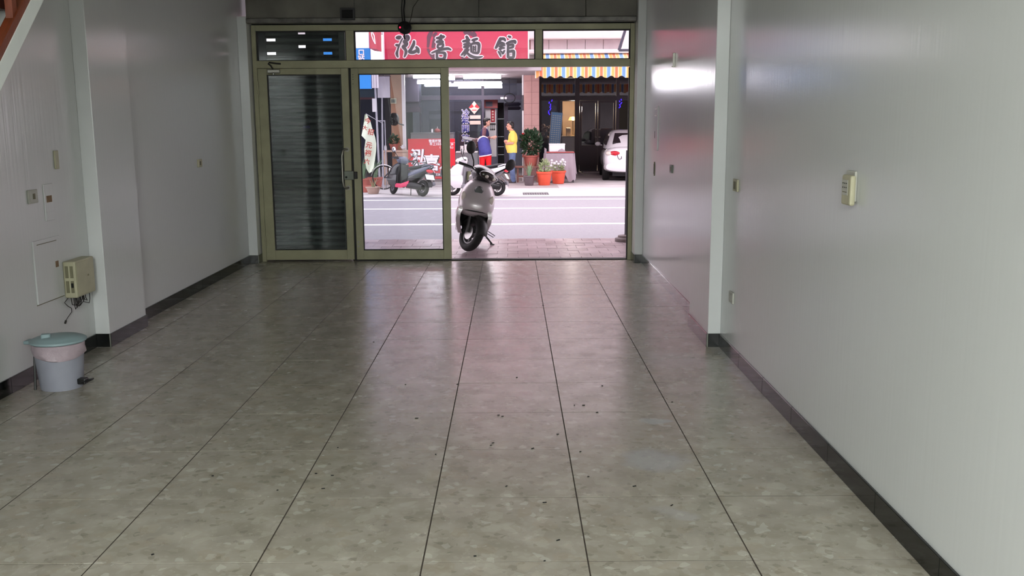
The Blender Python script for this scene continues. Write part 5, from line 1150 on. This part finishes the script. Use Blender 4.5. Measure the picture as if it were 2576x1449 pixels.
for s in (-1, 1):
    sh_ = Vector((-.1+s*.15, .2-s*.02, 1.2)); el = sh_+Vector((-.03+s*.03, .14, -.22)); b.cap(sh_, el, .062, .052); b.cap(el, el+Vector((-.045, .13, -.035)), .05, .042)
b.cap((-.24, .2, 1.2), (.04, .18, 1.2), .05, .05); b.build('shirt', 'shirt_check', pb, remesh=.010, relax=3)
b = MB(); b.ball((0, .0, .82), (.172, .135, .14), 16, 10)
for s in (-1, 1): b.cap((s*.085, .0, .82), (s*.095, .03, .48), .096, .07); b.cap((s*.095, .03, .48), (s*.1, .0, .10), .068, .055)
b.build('trousers', 'trousers_red', pb, remesh=.010, relax=3)
for s in (-1, 1): MB().loft([sup(s*.105, .04, .045, .125, 0, 16, 2.4), sup(s*.105, .04, .047, .128, .03, 16, 2.4), sup(s*.105, .0, .04, .08, .08, 16, 2)]).build('shoe', 'shoe_dark', pb, smooth=True)

# ================================================================== POTS, PLANTS AND FURNITURE
mat('pot_orange', (216, 84, 58), .5, var=.06); mat('pot_clay', (176, 96, 84), .6, var=.08); mat('pot_grey', (96, 84, 88), .6, var=.1); mat('pot_beige', (186, 158, 144), .7, var=.1); mat('soil', (60, 48, 44), .9)
mat('leaf_green', (62, 96, 58), .5, var=.3, scale=9); mat('leaf_dark', (44, 70, 46), .45, var=.35, scale=9); mat('leaf_aloe', (112, 140, 108), .5, var=.2, scale=6); mat('leaf_pale', (150, 164, 120), .5, var=.2, scale=8); mat('petal_white', (226, 222, 228), .7, var=.06); mat('stem_brown', (84, 66, 50), .7)
def pot(par, r0, r1, h, m, n=24):
    p = MB().lathe([(0, .0), (r0, 0), (r0+.006, .01), (r1*.97, h*.86), (r1*1.07, h*.87), (r1*1.08, h*.98), (r1*1.02, h), (r1*.92, h), (r1*.88, h*.88), (0, h*.87)], n).build('pot', m, par, smooth=True)
    MB().lathe([(0, h*.9), (r1*.87, h*.885)], n).build('soil', 'soil', par); return p
def blades(par, z, n, L, wd, m, spread, seed, r=.03):
    random.seed(seed)
    for k in range(n):
        a = 2*math.pi*k/n+random.uniform(-.3, .3); s = random.uniform(.25, 1)*spread; Lk = L*random.uniform(.7, 1.1)
        d = Vector((math.cos(a), math.sin(a), 0)); t = Vector((-d.y, d.x, 0)); rings = []
        for j in range(6):
            f = j/5; p = d*(r+s*Lk*f*f*.7+s*.3*f*Lk)+Vector((0, 0, z+Lk*f*(1-.25*s*f))); w_ = wd*(1-f**1.6)+.002
            rings.append([p-t*w_, p+d*w_*.4, p+t*w_, p-d*w_*.15])
        MB().loft(rings).build('leaf', m, par, smooth=True)
def leafy(par, c, rad, n, L, m, seed, name='foliage'):
    random.seed(seed); mb = MB()
    for k in range(n):
        d = Vector((random.gauss(0, 1), random.gauss(0, 1), random.gauss(0, 1))).normalized(); f = random.uniform(.45, 1)
        p = Vector(c)+Vector((d.x*rad[0], d.y*rad[1], d.z*rad[2]))*f
        ax = (d+Vector((0, 0, .5))+Vector((random.uniform(-.5, .5), random.uniform(-.5, .5), 0))).normalized(); sd = ax.orthogonal().normalized(); sd.rotate(Matrix.Rotation(random.random()*6.28, 3, ax)); up = ax.cross(sd); l = L*random.uniform(.7, 1.2); w_ = l*.28
        mb.add([p, p+ax*l*.5+sd*w_, p+ax*l, p+ax*l*.5-sd*w_, p+ax*l*.45+up*l*.06], [(0, 1, 4), (1, 2, 4), (2, 3, 4), (3, 0, 4)])
    o = mb.build(name, m, par); o['kind'] = 'stuff'; return o
# row of pots by the drain
p = at(1331, 464, Z=G); o = thing('potted_aloe', 'small aloe in a dark grey pot beside the orange pots', 'plant', (at(1331, 464, Y=26.0).x, 26.0, G+.013)); pot(o, .11, .15, .27, 'pot_grey', 8); blades(o, .24, 13, .42, .018, 'leaf_aloe', .55, 4)
p = at(1368, 465, Z=G); o = thing('potted_shrub', 'orange plastic pot with low light green plant', 'plant', (at(1369, 464, Y=26.1).x, 26.1, G+.013)); pot(o, .15, .205, .37, 'pot_orange'); leafy(o, (0, 0, .50), (.14, .13, .16), 170, .09, 'leaf_pale', 6); MB().tube([(0, 0, .33), (.01, 0, .55)], .012, 6).build('stem', 'stem_brown', o)
o = thing('flower_pot', 'orange plastic pot with clustered white flowers', 'plant', (1.31, 26.75, G+.013)); pot(o, .15, .205, .36, 'pot_orange'); leafy(o, (0, 0, .42), (.16, .14, .09), 90, .08, 'leaf_pale', 8); random.seed(21)
for k in range(26):
    q = Vector((random.uniform(-.2, .2), random.uniform(-.14, .1), .42+random.uniform(0, .12)+.14*random.random()))
    MB().tube([(q.x*.4, q.y*.4, .33), q], .005, 5).build('stem', 'leaf_pale', o); MB().ball(q, random.uniform(.026, .042), 9, 6).build('blossom', 'petal_white', o, smooth=True)
# bench and big plant
mat('bench_wood', (132, 88, 78), .6, var=.15, scale=6)
o = thing('wooden_bench', 'low reddish wooden bench under the big potted plant', 'bench', (.46, 27.5, G+.013)); zb_ = .46
box(-.36, .36, -.17, .17, zb_-.05, zb_).build('seat', 'bench_wood', o, bevel=.008)
for x in (-.30, .26):
    for y in (-.14, .10): box(x, x+.05, y, y+.05, 0, zb_-.05).build('leg', 'bench_wood', o)
box(-.27, .27, -.02, .02, .14, .19).build('stretcher', 'bench_wood', o)
o = thing('potted_bush', 'large dark green bush in a clay basket pot on the wooden bench', 'plant', (.56, 27.5, G+.013+zb_+.001)); pot(o, .15, .21, .30, 'pot_clay')
hp = MB().tube([(-.23*math.cos(t), 0, .24+.26*math.sin(t)) for t in [math.pi*k/16 for k in range(17)]], .016, 8).build('basket_handle', 'pot_clay', o, smooth=True)
leafy(o, (.0, 0, .66), (.29, .27, .34), 520, .13, 'leaf_dark', 10)
for dx, dy in ((-.06, 0), (.04, .05), (.1, -.05)): MB().tube([(0, 0, .26), (dx, dy, .55), (dx*2, dy*2, .85)], [.016, .012, .006], 6).build('stem', 'stem_brown', o)
# cloth covered table with foam box
mat('cloth_grey', (160, 146, 154), .8, bump=.5, bscale=5); mat('table_red', (176, 84, 84), .6); mat('foam', (240, 236, 240), .7)
zt2 = .728-G-.013
o = thing('street_table', 'small red topped table draped with a grey cloth', 'table', (1.34, 27.4, G+.013))
box(-.34, .44, -.28, .28, zt2-.03, zt2).build('table_top', 'table_red', o, bevel=.006)
for x in (-.32, .40):
    for y in (-.25, .22): box(x, x+.03, y, y+.03, 0, zt2-.03).build('leg', 'pole_dark', o)
prof = [(-.42, -.15), (-.36, -.30), (-.2, -.31), (0, -.305), (.2, -.31), (.38, -.30), (.46, -.2), (.47, .1), (.40, .3), (-.3, .31), (-.4, .2)]
rings = []
for j in range(7):
    f = j/6; rg = []
    for i in range(66):
        t = i/66*len(prof); a0 = Vector(prof[int(t) % len(prof)]); a1 = Vector(prof[(int(t)+1) % len(prof)]); q = a0.lerp(a1, t % 1)
        wv = .03*f*math.sin(i*1.15)+.02*f*math.sin(i*.47+1); g_ = 1+.10*f+wv*1.2
        low = .14+.10*math.sin(i*.31+2)+.05*math.sin(i*.9)
        rg.append((q.x*g_+.0, q.y*g_, (zt2-.04)*(1-f)+low*f))
    rings.append(rg)
MB().loft(rings, caps=False).build('cloth_drape', 'cloth_grey', o, smooth=True)
MB().loft([[(-.52, -.28, .02), (-.40, -.33, .02), (-.40, -.25, .02)], [(-.42, -.22, .45), (-.36, -.30, .45), (-.36, -.2, .45)], [(-.40, -.16, zt2+.12), (-.34, -.22, zt2+.08), (-.36, -.14, zt2+.06)]]).build('cloth_corner', 'cloth_grey', o, smooth=True)
o = thing('foam_box', 'white foam box with lid on the red topped table', 'box', (1.30, 27.42, G+.013+zt2+.001)); box(-.22, .22, -.16, .16, 0, .185).build('tub', 'foam', o, bevel=.01); box(-.228, .228, -.168, .168, .186, .225).build('lid', 'foam', o, bevel=.01)
o = thing('grey_bag', 'crumpled grey bag lying before the foam box', 'bag', (1.43, 27.2, G+.013+zt2+.001)); MB().loft([sup(0, 0, .11, .05, 0, 16, 2.2), sup(0, 0, .10, .05, .03, 16, 2), sup(-.01, 0, .06, .03, .06, 16, 2), sup(0, 0, .02, .012, .075, 16, 2)]).build('sack', 'cloth_grey', o, smooth=True); MB().ball((0, 0, .078), .012, 8, 6).build('knot', 'cloth_grey', o)
# left: wooden table with clutter
mat('wood_pale', (188, 158, 140), .6, var=.15, scale=5); mat('basin_teal', (112, 150, 158), .5)
zt3 = .82-G-.013
o = thing('wooden_table', 'pale wooden side table left of the red menu board', 'table', (-3.18, 26.75, G+.008))
box(-.36, .36, -.22, .22, zt3-.05, zt3).build('table_top', 'wood_pale', o, bevel=.005)
for x in (-.34, .29):
    for y in (-.2, .15): box(x, x+.05, y, y+.05, 0, zt3-.05).build('leg', 'wood_pale', o)
box(-.02, .30, -.19, -.17, zt3-.17, zt3-.05).build('drawer_front', 'wood_pale', o)
top3 = G+.008+zt3+.001
o = thing('plant_pot', 'clay pot with dark trailing plant on the wooden table', 'plant', (-3.25, 26.75, top3)); pot(o, .09, .13, .17, 'pot_clay'); leafy(o, (0, 0, .26), (.12, .12, .14), 150, .09, 'leaf_dark', 14); MB().tube([(-.12, 0, .12), (-.13, 0, .25), (0, 0, .38), (.13, 0, .25), (.12, 0, .12)], .008, 6).build('wire_handle', 'pot_orange', o, smooth=True)
o = thing('glass_jar', 'short glass jar at the end of the wooden table', 'jar', (-3.47, 26.62, top3)); MB().lathe([(0, 0), (.035, 0), (.035, .09), (.03, .1), (.03, .12), (0, .12)], 14).build('body', 'white_gloss', o, smooth=True); MB().lathe([(.033, .12), (.033, .135), (0, .135)], 14).build('lid', 'steel', o)
o = thing('paper_bundle', 'crumpled white paper bundle on the wooden table by the menu board', 'paper', (-2.98, 26.68, top3+.006)); leafy(o, (0, 0, .075), (.045, .045, .04), 50, .05, 'petal_white', 15, 'crumple'); MB().ball((0, 0, .06), (.07, .06, .058), 10, 8).build('core', 'petal_white', o, smooth=True)
o = thing('teal_basin', 'teal plastic basin on the ground under the wooden table', 'basin', (-3.05, 26.72, G+.008)); MB().lathe([(0, 0), (.11, 0), (.15, .19), (.165, .195), (.165, .205), (.145, .205), (.115, .015), (0, .015)], 22).build('bowl', 'basin_teal', o, smooth=True); MB().lathe([(.0, .15), (.13, .152)], 18).build('water', 'shop_grey', o)
# aloes and planters by the flag
p = at(936, 489, Z=G); o = thing('beige_planter', 'low octagonal beige planter with sparse shoots at the kerb', 'plant', (p.x+.02, 23.35, G+.008)); pot(o, .12, .18, .17, 'pot_beige', 8); blades(o, .14, 7, .24, .010, 'leaf_pale', .5, 33)
for k, (px, Y, s, lab) in enumerate(((912, 25.0, 1.0, 'bushy aloe in clay pot below the drooping flag'), (944, 25.55, 1.0, 'bushy aloe in red clay pot beside the leaning post'))):
    q = at(px, 440, Y=Y); o = thing('potted_aloe', lab, 'plant', (q.x, Y, G+.008)); pot(o, .15, .2, .28, 'pot_clay'); blades(o, .25, 22, .58, .02, 'leaf_aloe', .5, 40+k, .04)
o = thing('clay_pot', 'small empty clay pot beside the low beige planter', 'pot', (-3.62, 23.9, G+.008)); pot(o, .1, .13, .16, 'pot_clay')
# stone foot of a street stand at the edge of the walkway
mat('stone_foot', (132, 120, 120), .8, var=.12, scale=12)
p = at(1573, 607, Z=0); o = thing('stand_base', 'round grey stone foot with a dark post at the walkway edge', 'base', (p.x+.03, p.y+.1, -.007))
MB().lathe([(0, 0), (.155, 0), (.16, .012), (.155, .04), (.12, .05), (.115, .075), (.05, .085), (0, .085)], 28).build('stone', 'stone_foot', o, smooth=True); MB().lathe([(.035, .08), (.03, .1), (.026, 1.2), (0, 1.2)], 14).build('post', 'pole_dark', o, smooth=True)
# hanging frame sign at the far right
o = thing('frame_sign', 'white sign in a slanted dark frame hanging above the awning', 'sign', at(1590, 128, Y=25.2)); zs_ = o.location.z
mat('sign_pale', (246, 244, 248), .5)
MB().prism([(-.28, .05), (-.05, .8), (1.2, .8), (1.2, .05)], .0, .05).build('panel', 'sign_pale', o)
MB().tube([(-.34, .02, .02), (-.08, .02, .84)], .035, 6).build('frame_bar', 'frame_purple', o); MB().tube([(-.34, .02, .02), (1.2, .02, .02)], .035, 6).build('frame_bar', 'frame_purple', o)
MB().tube([(.0, .05, .6), (.0, 1.36, .75)], .02, 6).build('bracket', 'frame_purple', o); MB().tube([(.8, .05, .6), (.8, 1.36, .75)], .02, 6).build('bracket', 'frame_purple', o)
